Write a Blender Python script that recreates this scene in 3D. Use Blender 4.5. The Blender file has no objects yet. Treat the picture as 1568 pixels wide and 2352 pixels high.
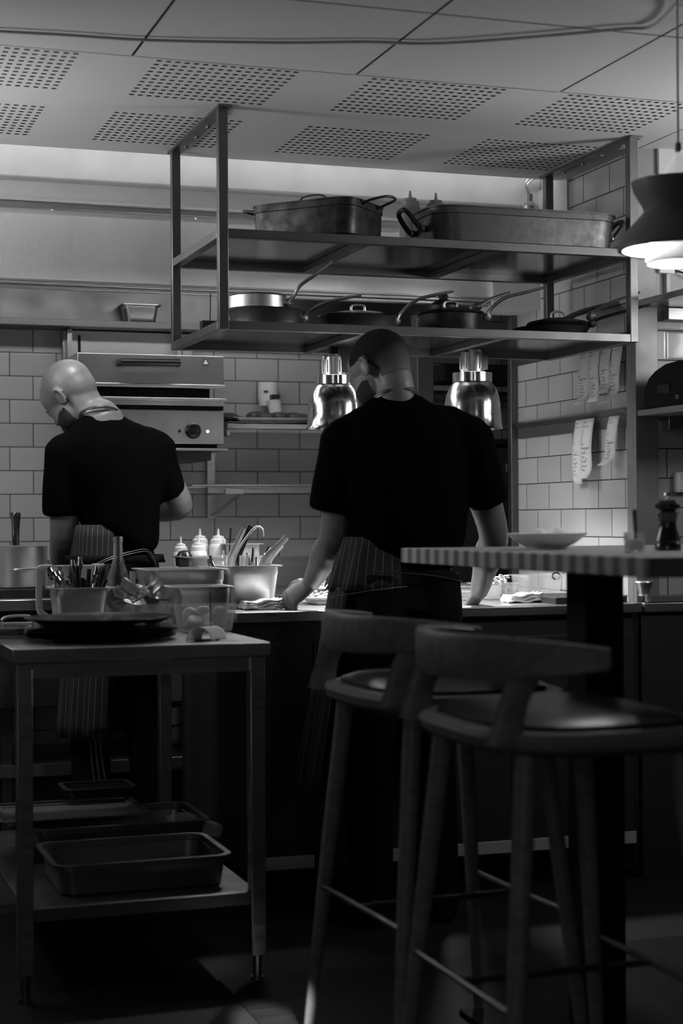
import bpy, math, random
from mathutils import Vector, Matrix, noise
V = Vector
PI = math.pi
sc = bpy.context.scene
col = sc.collection
random.seed(7)

# ---------------------------------------------------------------- camera
YAW, PIT, ROL, FPX = math.radians(18.65), math.radians(.289), math.radians(-.348), 3832.0
CAM = V((0, 0, 1.22))
cF = V((math.sin(YAW)*math.cos(PIT), math.cos(YAW)*math.cos(PIT), math.sin(PIT)))
_r = V((math.cos(YAW), -math.sin(YAW), 0)); _u = _r.cross(cF)
cR = _r*math.cos(ROL) + _u*math.sin(ROL); cU = -_r*math.sin(ROL) + _u*math.cos(ROL)
cam = bpy.data.cameras.new('camera'); co = bpy.data.objects.new('camera', cam); col.objects.link(co)
co.matrix_world = Matrix(((cR.x, cU.x, -cF.x, CAM.x), (cR.y, cU.y, -cF.y, CAM.y), (cR.z, cU.z, -cF.z, CAM.z), (0, 0, 0, 1)))
cam.sensor_fit = 'VERTICAL'; cam.sensor_height = 36; cam.sensor_width = 24; cam.lens = FPX/2352*36
cam.clip_start = .05; cam.clip_end = 60
cam.dof.use_dof = True; cam.dof.focus_distance = 5.7; cam.dof.aperture_fstop = 2.8
sc.camera = co

def at(px, py, X=None, Y=None, Z=None):
    """where the ray through a photograph pixel meets a plane of the room"""
    d = cF + cR*((px-784)/FPX) - cU*((py-1176)/FPX)
    t = X/d.x if X is not None else Y/d.y if Y is not None else (Z-CAM.z)/d.z
    return CAM + d*t

# ---------------------------------------------------------------- world, lights, exposure
sc.view_settings.view_transform = 'Standard'; sc.view_settings.look = 'None'
sc.view_settings.gamma = 1; sc.view_settings.use_curve_mapping = False
sc.view_settings.exposure = 0.2
sc.cycles.use_denoising = True
sc.cycles.max_bounces = 8
w = bpy.data.worlds.new('world'); sc.world = w; w.use_nodes = True
w.node_tree.nodes['Background'].inputs[0].default_value = (1, 1, 1, 1)
w.node_tree.nodes['Background'].inputs[1].default_value = .004

def area(name, loc, target, sx, sy, power, spread=180):
    l = bpy.data.lights.new(name, 'AREA'); l.shape = 'RECTANGLE'; l.size = sx; l.size_y = sy; l.energy = power
    l.spread = math.radians(spread)
    o = bpy.data.objects.new(name, l); col.objects.link(o); o.location = loc
    o.rotation_euler = (V(target)-V(loc)).to_track_quat('-Z', 'Y').to_euler()
    return o
# added unseen fill lights, hood and shelf lamps, cove tube over the ceiling edge
area('hood_fill_light', (-.5, 5.4, 2.3), (1.5, 6.4, 2.1), .4, .4, 11)  # unseen lamp added off to the left to brighten the hood
area('hood_lamp', (.9, 6.40, 2.27), (.9, 6.85, 0), 2.6, .08, 8.5)
area('right_wall_fill', (3.5, 3.5, 2.0), (2.9, 5.0, 1.4), .3, .3, 5)  # unseen lamp added to brighten the right wall and its shelves
area('pass_shelf_light', (1.85, 5.45, 1.795), (1.85, 5.40, 0), 1.0, .05, 8, 150)
area('cove_light', (1.6, 5.70, 2.58), (1.6, 5.86, 2.50), 3.6, .03, 2.8)
area('ceiling_fill_left', (-.35, 4.9, 1.95), (1.0, 4.9, 2.65), .3, .3, 6, 125)  # unseen light added to brighten the left of the ceiling
area('ceiling_fill_right', (3.7, 4.1, 2.0), (2.2, 4.5, 2.65), .25, .25, 8, 120)  # added off-frame as well, lifts the right side of the ceiling
area('front_fill_light', (-1.2, -1.5, 1.9), (1.5, 5, 1.9), 1.2, 1.6, 8)  # soft fill added behind the camera; no window is modelled there
def spot(name, loc, target, power, ang, blend=.4):
    l = bpy.data.lights.new(name, 'SPOT'); l.energy = power; l.spot_size = math.radians(ang); l.spot_blend = blend; l.shadow_soft_size = .02
    o = bpy.data.objects.new(name, l); col.objects.link(o); o.location = loc
    o.rotation_euler = (V(target)-V(loc)).to_track_quat('-Z', 'Y').to_euler()
spot('aisle_fill_spot', (1.0, 5.5, 2.44), (1.28, 6.35, .5), 40, 34)  # added spot without a fitting, brightens apron and shelf under the range
fl = at(612, 2352, Z=0)
spot('floor_spot', (fl.x-.4, fl.y-3.6, 2.0), fl, 5200, 2.5, .6)  # narrow spot aimed at the floor near the bottom of the frame

# ---------------------------------------------------------------- materials
def mat(name, c, rough=.5, metal=0, bump=0, bscale=60, var=0, vscale=8, alpha=None, trans=0, emit=0, spec=.5, coat=0, stretch=(1, 1, 1), ior=1.45):
    m = bpy.data.materials.new(name); m.use_nodes = True
    nt = m.node_tree; b = nt.nodes['Principled BSDF']
    b.inputs['Base Color'].default_value = (c, c, c, 1); b.inputs['Roughness'].default_value = rough
    b.inputs['Metallic'].default_value = metal; b.inputs['Specular IOR Level'].default_value = spec
    b.inputs['Transmission Weight'].default_value = trans; b.inputs['IOR'].default_value = ior
    b.inputs['Coat Weight'].default_value = coat
    if emit:
        b.inputs['Emission Color'].default_value = (1, 1, 1, 1); b.inputs['Emission Strength'].default_value = emit
    if alpha is not None: b.inputs['Alpha'].default_value = alpha
    if bump or var:
        tc = nt.nodes.new('ShaderNodeTexCoord'); mp = nt.nodes.new('ShaderNodeMapping'); mp.inputs[3].default_value = stretch
        nt.links.new(tc.outputs['Object'], mp.inputs[0])
    if var:
        n = nt.nodes.new('ShaderNodeTexNoise'); n.inputs['Scale'].default_value = vscale; n.inputs['Detail'].default_value = 5
        nt.links.new(mp.outputs[0], n.inputs['Vector'])
        r = nt.nodes.new('ShaderNodeMapRange'); r.inputs[1].default_value = .3; r.inputs[2].default_value = .7
        r.inputs[3].default_value = c*(1-var); r.inputs[4].default_value = c*(1+var)
        nt.links.new(n.outputs[0], r.inputs[0]); nt.links.new(r.outputs[0], b.inputs['Base Color'])
        r2 = nt.nodes.new('ShaderNodeMapRange'); r2.inputs[1].default_value = .3; r2.inputs[2].default_value = .7
        r2.inputs[3].default_value = min(1, rough*1.15); r2.inputs[4].default_value = rough*.85
        nt.links.new(n.outputs[0], r2.inputs[0]); nt.links.new(r2.outputs[0], b.inputs['Roughness'])
    if bump:
        n = nt.nodes.new('ShaderNodeTexNoise'); n.inputs['Scale'].default_value = bscale; n.inputs['Detail'].default_value = 3
        nt.links.new(mp.outputs[0], n.inputs['Vector'])
        bp = nt.nodes.new('ShaderNodeBump'); bp.inputs['Strength'].default_value = bump; bp.inputs['Distance'].default_value = .004
        nt.links.new(n.outputs[0], bp.inputs['Height']); nt.links.new(bp.outputs[0], b.inputs['Normal'])
    return m

def tile_mat(name, ax, u0, v0, bw, rh, c=.42):
    m = bpy.data.materials.new(name); m.use_nodes = True; nt = m.node_tree; b = nt.nodes['Principled BSDF']
    g = nt.nodes.new('ShaderNodeTexCoord'); s = nt.nodes.new('ShaderNodeSeparateXYZ'); nt.links.new(g.outputs['Object'], s.inputs[0])
    cb = nt.nodes.new('ShaderNodeCombineXYZ')
    for i, (o, off) in enumerate(((ax, u0), (2, v0))):
        a = nt.nodes.new('ShaderNodeMath'); a.operation = 'SUBTRACT'; a.inputs[1].default_value = off
        nt.links.new(s.outputs[o], a.inputs[0]); nt.links.new(a.outputs[0], cb.inputs[i])
    br = nt.nodes.new('ShaderNodeTexBrick'); br.offset = .5
    br.inputs['Scale'].default_value = 1; br.inputs['Brick Width'].default_value = bw; br.inputs['Row Height'].default_value = rh
    br.inputs['Mortar Size'].default_value = .0021; br.inputs['Mortar Smooth'].default_value = .15
    br.inputs['Color1'].default_value = (c*.93,)*3+(1,); br.inputs['Color2'].default_value = (c*1.05,)*3+(1,); br.inputs['Mortar'].default_value = (.02, .02, .02, 1)
    nt.links.new(cb.outputs[0], br.inputs['Vector']); nt.links.new(br.outputs['Color'], b.inputs['Base Color'])
    r = nt.nodes.new('ShaderNodeMapRange'); r.inputs[3].default_value = .16; r.inputs[4].default_value = .8
    nt.links.new(br.outputs['Fac'], r.inputs[0]); nt.links.new(r.outputs[0], b.inputs['Roughness'])
    # bevelled rim of every tile and a slightly wavy glaze
    b2 = nt.nodes.new('ShaderNodeTexBrick'); b2.offset = .5
    for k, v in (('Scale', 1), ('Brick Width', bw), ('Row Height', rh), ('Mortar Size', .010), ('Mortar Smooth', 1)): b2.inputs[k].default_value = v
    nt.links.new(cb.outputs[0], b2.inputs['Vector'])
    n = nt.nodes.new('ShaderNodeTexNoise'); n.inputs['Scale'].default_value = 9; nt.links.new(g.outputs['Object'], n.inputs['Vector'])
    mm = nt.nodes.new('ShaderNodeMath'); mm.operation = 'MULTIPLY_ADD'; mm.inputs[1].default_value = -.7
    nt.links.new(b2.outputs['Fac'], mm.inputs[0]); nt.links.new(n.outputs[0], mm.inputs[2])
    bp = nt.nodes.new('ShaderNodeBump'); bp.inputs['Strength'].default_value = .35; bp.inputs['Distance'].default_value = .004
    nt.links.new(mm.outputs[0], bp.inputs['Height']); nt.links.new(bp.outputs[0], b.inputs['Normal'])
    return m

def wood_mat(name, c1, c2, rough=.45, stretch=(2, 14, 14), blocks=0):
    m = mat(name, c1, rough, spec=.12 if c1 < .02 else .4); nt = m.node_tree; b = nt.nodes['Principled BSDF']
    tc = nt.nodes.new('ShaderNodeTexCoord'); mp = nt.nodes.new('ShaderNodeMapping'); mp.inputs[3].default_value = stretch
    n = nt.nodes.new('ShaderNodeTexNoise'); n.inputs['Scale'].default_value = 3; n.inputs['Detail'].default_value = 6; n.inputs['Distortion'].default_value = 1.2
    r = nt.nodes.new('ShaderNodeMapRange'); r.inputs[1].default_value = .35; r.inputs[2].default_value = .65; r.inputs[3].default_value = c1; r.inputs[4].default_value = c2
    nt.links.new(tc.outputs['Object'], mp.inputs[0]); nt.links.new(mp.outputs[0], n.inputs[0]); nt.links.new(n.outputs[0], r.inputs[0])
    out = r.outputs[0]
    if blocks:
        s = nt.nodes.new('ShaderNodeSeparateXYZ'); nt.links.new(tc.outputs['Object'], s.inputs[0])
        k = nt.nodes.new('ShaderNodeMath'); k.operation = 'MULTIPLY'; k.inputs[1].default_value = 2*PI/blocks; nt.links.new(s.outputs[1], k.inputs[0])
        sn = nt.nodes.new('ShaderNodeMath'); sn.operation = 'SINE'; nt.links.new(k.outputs[0], sn.inputs[0])
        r2 = nt.nodes.new('ShaderNodeMapRange'); r2.inputs[1].default_value = -.5; r2.inputs[2].default_value = .5; r2.inputs[3].default_value = .38; r2.inputs[4].default_value = 1.2
        nt.links.new(sn.outputs[0], r2.inputs[0])
        mu = nt.nodes.new('ShaderNodeMath'); mu.operation = 'MULTIPLY'; nt.links.new(out, mu.inputs[0]); nt.links.new(r2.outputs[0], mu.inputs[1]); out = mu.outputs[0]
    nt.links.new(out, b.inputs['Base Color'])
    return m

def stripe_mat(name, n, c0, c1, wd):
    m = mat(name, c0, .85); nt = m.node_tree; b = nt.nodes['Principled BSDF']
    uv = nt.nodes.new('ShaderNodeUVMap'); s = nt.nodes.new('ShaderNodeSeparateXYZ'); nt.links.new(uv.outputs[0], s.inputs[0])
    a = nt.nodes.new('ShaderNodeMath'); a.operation = 'MULTIPLY'; a.inputs[1].default_value = n; nt.links.new(s.outputs[0], a.inputs[0])
    f = nt.nodes.new('ShaderNodeMath'); f.operation = 'FRACT'; nt.links.new(a.outputs[0], f.inputs[0])
    g = nt.nodes.new('ShaderNodeMath'); g.operation = 'LESS_THAN'; g.inputs[1].default_value = wd; nt.links.new(f.outputs[0], g.inputs[0])
    r = nt.nodes.new('ShaderNodeMapRange'); r.inputs[3].default_value = c0; r.inputs[4].default_value = c1
    nt.links.new(g.outputs[0], r.inputs[0]); nt.links.new(r.outputs[0], b.inputs['Base Color'])
    return m

M = dict(
    steel=mat('brushed_steel', .45, .32, 1, bump=.05, bscale=30, var=.12, vscale=5, stretch=(1, 1, 12)),
    hood=mat('hood_steel', .95, .46, 1, bump=.12, bscale=120, var=.14, vscale=4, stretch=(1, 1, .5)),
    rack=mat('rack_steel', .17, .40, 1, bump=.03, var=.1),
    sheet=mat('polished_sheet', .30, .16, 1),
    pan=mat('pan_steel', .66, .38, 1, var=.1, vscale=10),
    chrome=mat('chrome', .75, .06, 1), domes=mat('dome_chrome', .60, .17, 1, var=.06),
    darkpan=mat('blackened_pan', .035, .42, .7, bump=.2, bscale=40, var=.75, vscale=22),
    agedpan=mat('aged_pan', .10, .45, .8, bump=.1, bscale=60, var=.2, vscale=45),
    iron=mat('cast_iron', .025, .5, .3),
    oven=mat('oven_steel', .46, .36, 1, bump=.06, var=.12, vscale=6),
    softclear=mat('frosted_plastic', .22, .35), black=mat('black_plastic', .008, .3), matblack=mat('matt_black', .006, .7, spec=.2),
    cloth=mat('black_cloth', .0018, .95, bump=.3, bscale=14, spec=.03), trouser=mat('black_trousers', .005, .9, spec=.1),
    paint=mat('white_paint', .50, .55, bump=.1, bscale=25, var=.04), ceil=mat('ceiling_paint', .52, .85),
    plaster=mat('old_plaster', .46, .6, bump=.5, bscale=14, var=.08),
    skin=mat('skin', .135, .48, bump=.08, bscale=120, var=.06, vscale=20),
    plastic=mat('milky_plastic', .48, .35), clear=mat('clear_plastic', .5, .08, alpha=.22),
    glass=mat('glass', .95, .02, trans=1, ior=1.45, alpha=.45), green=mat('tinted_glass', .5, .05, alpha=.30),
    paper=mat('paper', .62, .8), ink=mat('ink', .02, .8), towel=mat('towel', .55, .95, bump=.6, bscale=200),
    china=mat('white_china', .78, .12), plate=mat('black_plate', .012, .22), egg=mat('egg', .75, .4),
    food=mat('food', .35, .6, bump=1, bscale=90, var=.6, vscale=50), meat=mat('roast_meat', .06, .45, bump=1, bscale=50, var=.5, vscale=40),
    floor=mat('floor_vinyl', .016, .6, spec=.15, bump=.2, bscale=200, var=.5, vscale=160), coving=mat('speckled_coving', .12, .6, bump=.4, bscale=300, var=.8, vscale=220),
    cabinet=mat('dark_cabinet', .032, .45, .3), post=mat('post_steel', .22, .5, .35, var=.1), kick=mat('kick_metal', .45, .5, .2), cabpanel=mat('cabinet_panel', .05, .35, .8),
    lamp=mat('lamp_paint', .13, .45), lampin=mat('lamp_inside', .75, .5), cord=mat('cord', .35, .6),
    capglow=mat('lamp_cap_glass', .8, .4, emit=.28), glow=mat('bulb_glow', .9, .5, emit=9), led=mat('led', .9, .5, emit=2.0), led2=mat('indicator_light', .9, .5, emit=1.2),
    wood=wood_mat('stool_wood', .13, .20), seat=mat('seat_leather', .02, .36, bump=.1),
    tabletop=wood_mat('butcher_block', .36, .44, .4, blocks=.064), mill=mat('dark_mill', .015, .25, coat=.5),
    board=mat('black_board', .02, .5), boardtop=mat('board_top', .12, .6), hair=mat('short_hair', .03, .8, bump=.8, bscale=400), beard=mat('beard_hair', .018, .9, bump=.8, bscale=400),
    tileb=tile_mat('back_wall_tiles', 0, .82675, .041, .1965, .0998), tiles=tile_mat('side_wall_tiles', 1, 5.9085, .033, .203, .102),
    tiler=tile_mat('right_wall_tiles', 0, 2.908, .033, .203, .102),
    apron=stripe_mat('striped_apron', 30, .010, .13, .07), plank=wood_mat('floor_boards', .008, .014, .5, (1, 12, 1)),
    stripe=mat('trouser_stripe', .06, .8), lemon=mat('citrus', .55, .5, bump=.3), sachet=mat('sachet', .16, .35, coat=.3),
)

# ---------------------------------------------------------------- mesh helpers
def rrect(w, l, r, z, n=5):
    o = []
    for cx, cy, a0 in ((w/2-r, l/2-r, 0), (-w/2+r, l/2-r, 90), (-w/2+r, -l/2+r, 180), (w/2-r, -l/2+r, 270)):
        for k in range(n+1):
            a = math.radians(a0+90*k/n); o.append(V((cx+r*math.cos(a), cy+r*math.sin(a), z)))
    return o

class MB:
    def __init__(s): s.v = []; s.f = []; s.uv = None
    def add(s, vs, fs, mx=None):
        k = len(s.v)
        s.v += [(mx @ V(v)) if mx is not None else V(v) for v in vs]; s.f += [tuple(k+i for i in f) for f in fs]; return s
    def box(s, x0, x1, y0, y1, z0, z1, mx=None):
        vs = [(x, y, z) for z in (z0, z1) for y in (y0, y1) for x in (x0, x1)]
        return s.add(vs, [(0, 2, 3, 1), (4, 5, 7, 6), (0, 1, 5, 4), (2, 6, 7, 3), (0, 4, 6, 2), (1, 3, 7, 5)], mx)
    def loft(s, rings, cap0=True, cap1=True, mx=None):
        n = len(rings[0]); vs = [p for r in rings for p in r]; fs = []
        for i in range(len(rings)-1):
            for j in range(n):
                a, b = i*n+j, i*n+(j+1) % n; fs.append((a, b, b+n, a+n))
        if cap0: fs.append(tuple(range(n))[::-1])
        if cap1: fs.append(tuple(range(len(vs)-n, len(vs))))
        return s.add(vs, fs, mx)
    def lathe(s, prof, c=(0, 0, 0), seg=32, mx=None, caps=(True, True), sy=1):
        c = V(c)
        rings = [[c+V((max(r, .0001)*math.cos(2*PI*k/seg), sy*max(r, .0001)*math.sin(2*PI*k/seg), z)) for k in range(seg)] for r, z in prof]
        return s.loft(rings, caps[0], caps[1], mx)
    def tube(s, pts, rad, seg=12, ref=None, sub=0, closed=False, mx=None):
        P = [V(p) for p in pts]
        R = list(rad) if isinstance(rad, (list, tuple)) else [rad]*len(P)
        R = [r if isinstance(r, tuple) else (r, r) for r in R]
        if sub:
            P2, R2 = [], []
            for i in range(len(P)-1):
                p0, p1, p2, p3 = P[max(i-1, 0)], P[i], P[i+1], P[min(i+2, len(P)-1)]
                for k in range(sub):
                    t = k/sub; P2.append(.5*((2*p1)+(p2-p0)*t+(2*p0-5*p1+4*p2-p3)*t*t+(3*p1-p0-3*p2+p3)*t**3))
                    q = t*t*(3-2*t); R2.append(tuple(R[i][j]*(1-q)+R[i+1][j]*q for j in (0, 1)))
            P2.append(P[-1]); R2.append(R[-1]); P, R = P2, R2
        rings = []; side = None
        for i, p in enumerate(P):
            a = P[(i-1) % len(P)] if closed else P[max(i-1, 0)]; b = P[(i+1) % len(P)] if closed else P[min(i+1, len(P)-1)]
            t = (b-a).normalized()
            if side is None or ref is not None:
                rf = V(ref) if ref is not None else (V((0, 0, 1)) if abs(t.z) < .9 else V((0, 1, 0)))
                side = t.cross(rf).normalized()
            else:
                side = (side-t*side.dot(t)).normalized()
            oth = side.cross(t)
            rings.append([p+side*(R[i][0]*math.cos(2*PI*k/seg))+oth*(R[i][1]*math.sin(2*PI*k/seg)) for k in range(seg)])
        if closed: rings.append(rings[0])
        return s.loft(rings, not closed, not closed, mx)
    def blob(s, c, r, seg=20, mx=None):
        c = V(c); r = r if isinstance(r, tuple) else (r, r, r); n = seg//2
        rings = []
        for i in range(1, n):
            a = PI*i/n
            rings.append([c+V((r[0]*math.sin(a)*math.cos(2*PI*k/seg), r[1]*math.sin(a)*math.sin(2*PI*k/seg), -r[2]*math.cos(a))) for k in range(seg)])
        return s.loft(rings, True, True, mx)
    def build(s, name, m, parent=None, smooth=True, bevel=0, local=False, remesh=0, smit=0, disp=0, sub=0):
        me = bpy.data.meshes.new(name); me.from_pydata([tuple(v) for v in s.v], [], s.f); me.validate(); me.update()
        o = bpy.data.objects.new(name, me); col.objects.link(o)
        if s.uv:
            ul = me.uv_layers.new(name='UVMap')
            for l in me.loops: ul.data[l.index].uv = s.uv[l.vertex_index]
        if remesh:
            md = o.modifiers.new('r', 'REMESH'); md.mode = 'VOXEL'; md.voxel_size = remesh
            if smit:
                md = o.modifiers.new('s', 'SMOOTH'); md.iterations = smit; md.factor = .5
            dg = bpy.context.evaluated_depsgraph_get(); ev = o.evaluated_get(dg)
            nm = bpy.data.meshes.new_from_object(ev); o.modifiers.clear(); o.data = nm; bpy.data.meshes.remove(me); me = nm; me.name = name
            if disp:
                for v in me.vertices:
                    q = v.co; a = noise.noise(V((q.x*9, q.y*9, q.z*3.2)))*disp + noise.noise(V((q.x*22+5, q.y*22, q.z*7)))*disp*.4
                    v.co = q + v.normal*a
        if bevel:
            md = o.modifiers.new('bevel', 'BEVEL'); md.width = bevel; md.segments = 2; md.limit_method = 'ANGLE'
        if sub:
            md = o.modifiers.new('sub', 'SUBSURF'); md.levels = sub; md.render_levels = sub
        me.materials.clear(); me.materials.append(M[m] if isinstance(m, str) else m)
        if smooth:
            me.polygons.foreach_set('use_smooth', [True]*len(me.polygons))
            if not remesh: me.set_sharp_from_angle(angle=math.radians(35))
        if parent is not None:
            o.parent = parent
            if not local: o.location = -wloc(parent)
        return o

def wloc(o):
    p = V((0, 0, 0))
    while o is not None: p = p+o.location; o = o.parent
    return p
def tag(o, label, cat, group=None, kind=None):
    o['label'] = label; o['category'] = cat
    if group: o['group'] = group
    if kind: o['kind'] = kind
    return o
def thing(name, label, cat, loc=(0, 0, 0), rz=0, group=None):
    o = bpy.data.objects.new(name, None); col.objects.link(o); o.empty_display_size = .05
    o.location = loc; o.rotation_euler = (0, 0, rz); return tag(o, label, cat, group)
def struct(o):
    o['kind'] = 'structure'; return o
def copy_tree(o, parent=None):
    c = o.copy(); col.objects.link(c)
    if parent is not None: c.parent = parent
    for ch in list(o.children): copy_tree(ch, c)
    return c
def copy_at(o, loc, rz=None, label=None, scale=None):
    c = copy_tree(o); c.location = loc
    if rz is not None: c.rotation_euler = (0, 0, rz) if not isinstance(rz, tuple) else rz
    if label: c['label'] = label
    if scale: c.scale = scale
    return c
def sheet_mesh(grid, th=0):
    b = MB(); n = len(grid[0]); m_ = len(grid)
    vs = [p for r in grid for p in r]; fs = [(i*n+j, i*n+j+1, (i+1)*n+j+1, (i+1)*n+j) for i in range(m_-1) for j in range(n-1)]
    b.add(vs, fs); b.uv = [(j/(n-1), i/(m_-1)) for i in range(m_) for j in range(n)]
    return b
def solid(o, th):
    md = o.modifiers.new('solid', 'SOLIDIFY'); md.thickness = th; md.offset = 0; return o
def text_mesh(name, body, size, m, parent, mx, ext=.0003, spacing=1.0, space_line=1.0):
    cu = bpy.data.curves.new(name, 'FONT'); cu.body = body; cu.size = size; cu.extrude = ext; cu.space_character = spacing; cu.space_line = space_line; cu.resolution_u = 2
    t = bpy.data.objects.new(name, cu); col.objects.link(t)
    dg = bpy.context.evaluated_depsgraph_get(); me = bpy.data.meshes.new_from_object(t.evaluated_get(dg)); bpy.data.objects.remove(t)
    me.transform(mx); me.name = name; me.materials.clear(); me.materials.append(M[m])
    o = bpy.data.objects.new(name, me); col.objects.link(o)
    if parent is not None: o.parent = parent; o.location = -wloc(parent)
    return o

ORD = 'leftmost second third fourth fifth sixth seventh eighth ninth tenth eleventh twelfth thirteenth fourteenth fifteenth sixteenth seventeenth eighteenth nineteenth twentieth'.split()
def order_labels(objs, fmt):
    def cx(o):
        q = [o.matrix_basis @ v.co for v in o.data.vertices]; q = sum(q, V((0, 0, 0)))/len(q)-CAM; return q.dot(cR)/q.dot(cF)
    for i, o in enumerate(sorted(objs, key=cx)): o['label'] = fmt % (ORD[i] if i == 0 else ORD[i]+' from left')

# ---------------------------------------------------------------- the room
CZ = 2.49
struct(MB().box(-2.6, 5, -3, 7.4, -.1, 0).build('floor', 'floor', smooth=False))
struct(MB().box(-2.6, 5, 7.1, 7.3, 0, 3.0).build('wall_back', 'tileb', smooth=False))
struct(MB().box(-.2, 2.75, 7.02, 7.1, 0, .14).build('baseboard_back', 'coving', smooth=False))
struct(MB().box(2.8, 2.9, 5.1, 6.1, 0, 3.0).build('wall_side', 'tiles', smooth=False))
struct(MB().box(2.9, 5, 5.1, 5.2, 0, 3.0).build('wall_right', 'tiler', smooth=False))
struct(MB().box(-2.6, -2.5, -3, 7.4, 0, 3.0).build('wall_left', 'paint', smooth=False))
struct(MB().box(-2.6, 5, -3.1, -3, 0, 3.0).build('wall_front', 'paint', smooth=False))
# ceiling with perforated panels (real slots) and open joints between the boards
cb = MB()
def grid_sheet(b, xs, ys, skip, z):
    vs = [(x, y, z) for y in ys for x in xs]; n = len(xs)
    b.add(vs, [(j*n+i, (j+1)*n+i, (j+1)*n+i+1, j*n+i+1) for j in range(len(ys)-1) for i in range(n-1) if not skip(i, j)])
pX = [(.13, .53), (.385, .77), (1.0, 1.395), (1.63, 2.035), (2.255, 2.65), (2.88, 3.28)]
pX = [(-.245, .145), (.375, .77), (1.0, 1.395), (1.63, 2.035), (2.255, 2.65)]
pY = [(4.51, 4.89), (5.12, 5.5)]
NX, NY = 16, 11
def breaks(lo, hi, spans, n, fr):
    o = [lo]
    for a, c in spans:
        p = (c-a)/(n-1)
        for k in range(n): o += [a+k*p-p*fr/2, a+k*p+p*fr/2]
    return o+[hi]
xs = breaks(-2.6, 2.8, pX, NX, .56); ys = breaks(4.475, 5.655, pY, NY, .36)
grid_sheet(cb, xs, ys, lambda i, j: i % 2 == 1 and j % 2 == 1, CZ)
GX = [-.35, .28, .916, 1.56, 2.2, 2.83, 3.46]; GY = [1.45, 2.06, 2.66, 3.265, 3.87]
gw = .0035
xs = [-2.6]+[g+d for g in GX for d in (-gw, gw)]+[5]; ys = [-3]+[g+d for g in GY for d in (-gw, gw)]+[4.475]
grid_sheet(cb, xs, ys, lambda i, j: (i % 2 == 1 or j % 2 == 1), CZ-.004)
cb.box(-2.6, 5, 4.47, 4.476, CZ-.004, CZ); cb.box(2.8, 5, 4.475, 5.1, CZ-.002, CZ)
cb.box(-2.6, 2.8, 5.655, 5.66, CZ, CZ+.09)
struct(cb.build('ceiling', 'ceil', smooth=False))
struct(MB().box(-2.6, 5, -3, 5.655, CZ+.03, CZ+.05).box(-2.6, 3, 5.655, 7.4, 2.75, 2.77).build('ceiling_void', 'matblack', smooth=False))
beam = MB().box(-2.6, 2.8, 5.86, 7.1, 2.425, 2.75)
struct(beam.build('trim_1', 'plaster', bevel=.006))
struct(MB().box(-2.6, 2.62, 5.93, 7.1, 2.33, 2.43).build('wall_bulkhead', 'paint', smooth=False))
struct(MB().box(2.60, 2.8, 5.872, 6.1, 2.035, 2.43).build('wall_plaster', 'plaster', smooth=False))
struct(MB().box(2.792, 2.8, 5.62, 6.1, 2.31, 2.49).build('trim_2', 'plaster', smooth=False))
# steel corner channel at the end of the tiled side wall
struct(MB().box(2.775, 2.862, 5.075, 5.10, 0, CZ).box(2.775, 2.80, 5.1, 5.14, 0, CZ).build('trim_3', 'post', bevel=.002))
struct(MB().box(2.77, 2.80, 6.085, 6.12, 0, 2.3).build('trim_4', 'rack', bevel=.002))
struct(MB().box(2.862, 5, 5.06, 5.1, 2.40, CZ).box(2.90, 2.915, 5.08, 5.1, 1.9, 2.40).box(2.95, 2.965, 5.07, 5.1, 2.2, 2.4).build('trim_5', 'paint', bevel=.002))
# strip of bare boards under the dining side
struct(MB().box(1.1, 5, -3, 4.3, 0, .004).build('floor_boards', 'plank', smooth=False))

# ---------------------------------------------------------------- extractor hood
hr = at(1160, 560, Y=5.93).x
hood = thing('extractor_hood', 'long brushed steel extractor hood under the ceiling beam at the back', 'extractor hood', (1.0, 5.95, 2.04))
MB().box(-2.5, hr, 5.90, 5.925, 2.075, 2.345).build('front_panel', 'hood', hood, bevel=.002)
b = MB().box(-2.5, hr, 5.885, 5.90, 2.325, 2.35); b.box(-2.5, hr, 5.88, 5.90, 2.345, 2.349); b.build('top_trim', 'steel', hood, bevel=.001)
b = MB()
for z, y in ((2.072, 5.885), (2.060, 5.880), (2.047, 5.885)): b.box(-2.5, hr, y, 5.925, z-.005, z+.004)
b.build('drip_channel', 'pan', hood, bevel=.0015)
MB().box(-2.5, hr, 5.925, 7.09, 2.30, 2.33).box(hr-.02, hr, 5.925, 7.09, 2.05, 2.3).box(-2.5, hr, 6.0, 6.02, 2.08, 2.3).build('hood_casing', 'cabinet', hood, smooth=False)
MB().box(-2.5, hr, 7.06, 7.09, 2.05, 2.30).box(-2.5, hr, 6.93, 7.09, 2.035, 2.05).box(-2.5, hr, 6.925, 6.935, 2.035, 2.062).build('back_ledge', 'rack', hood, bevel=.001)
b = MB()
for px, py in ((121, 482), (450, 502), (640, 512)):
    p = at(px, py, Y=5.885); b.lathe([(.004, -.002), (.004, .001), (.002, .003)], (0, 0, 0), 10, Matrix.Translation(p) @ Matrix.Rotation(PI/2, 4, 'X'))
b.build('screw', 'chrome', hood)

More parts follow.
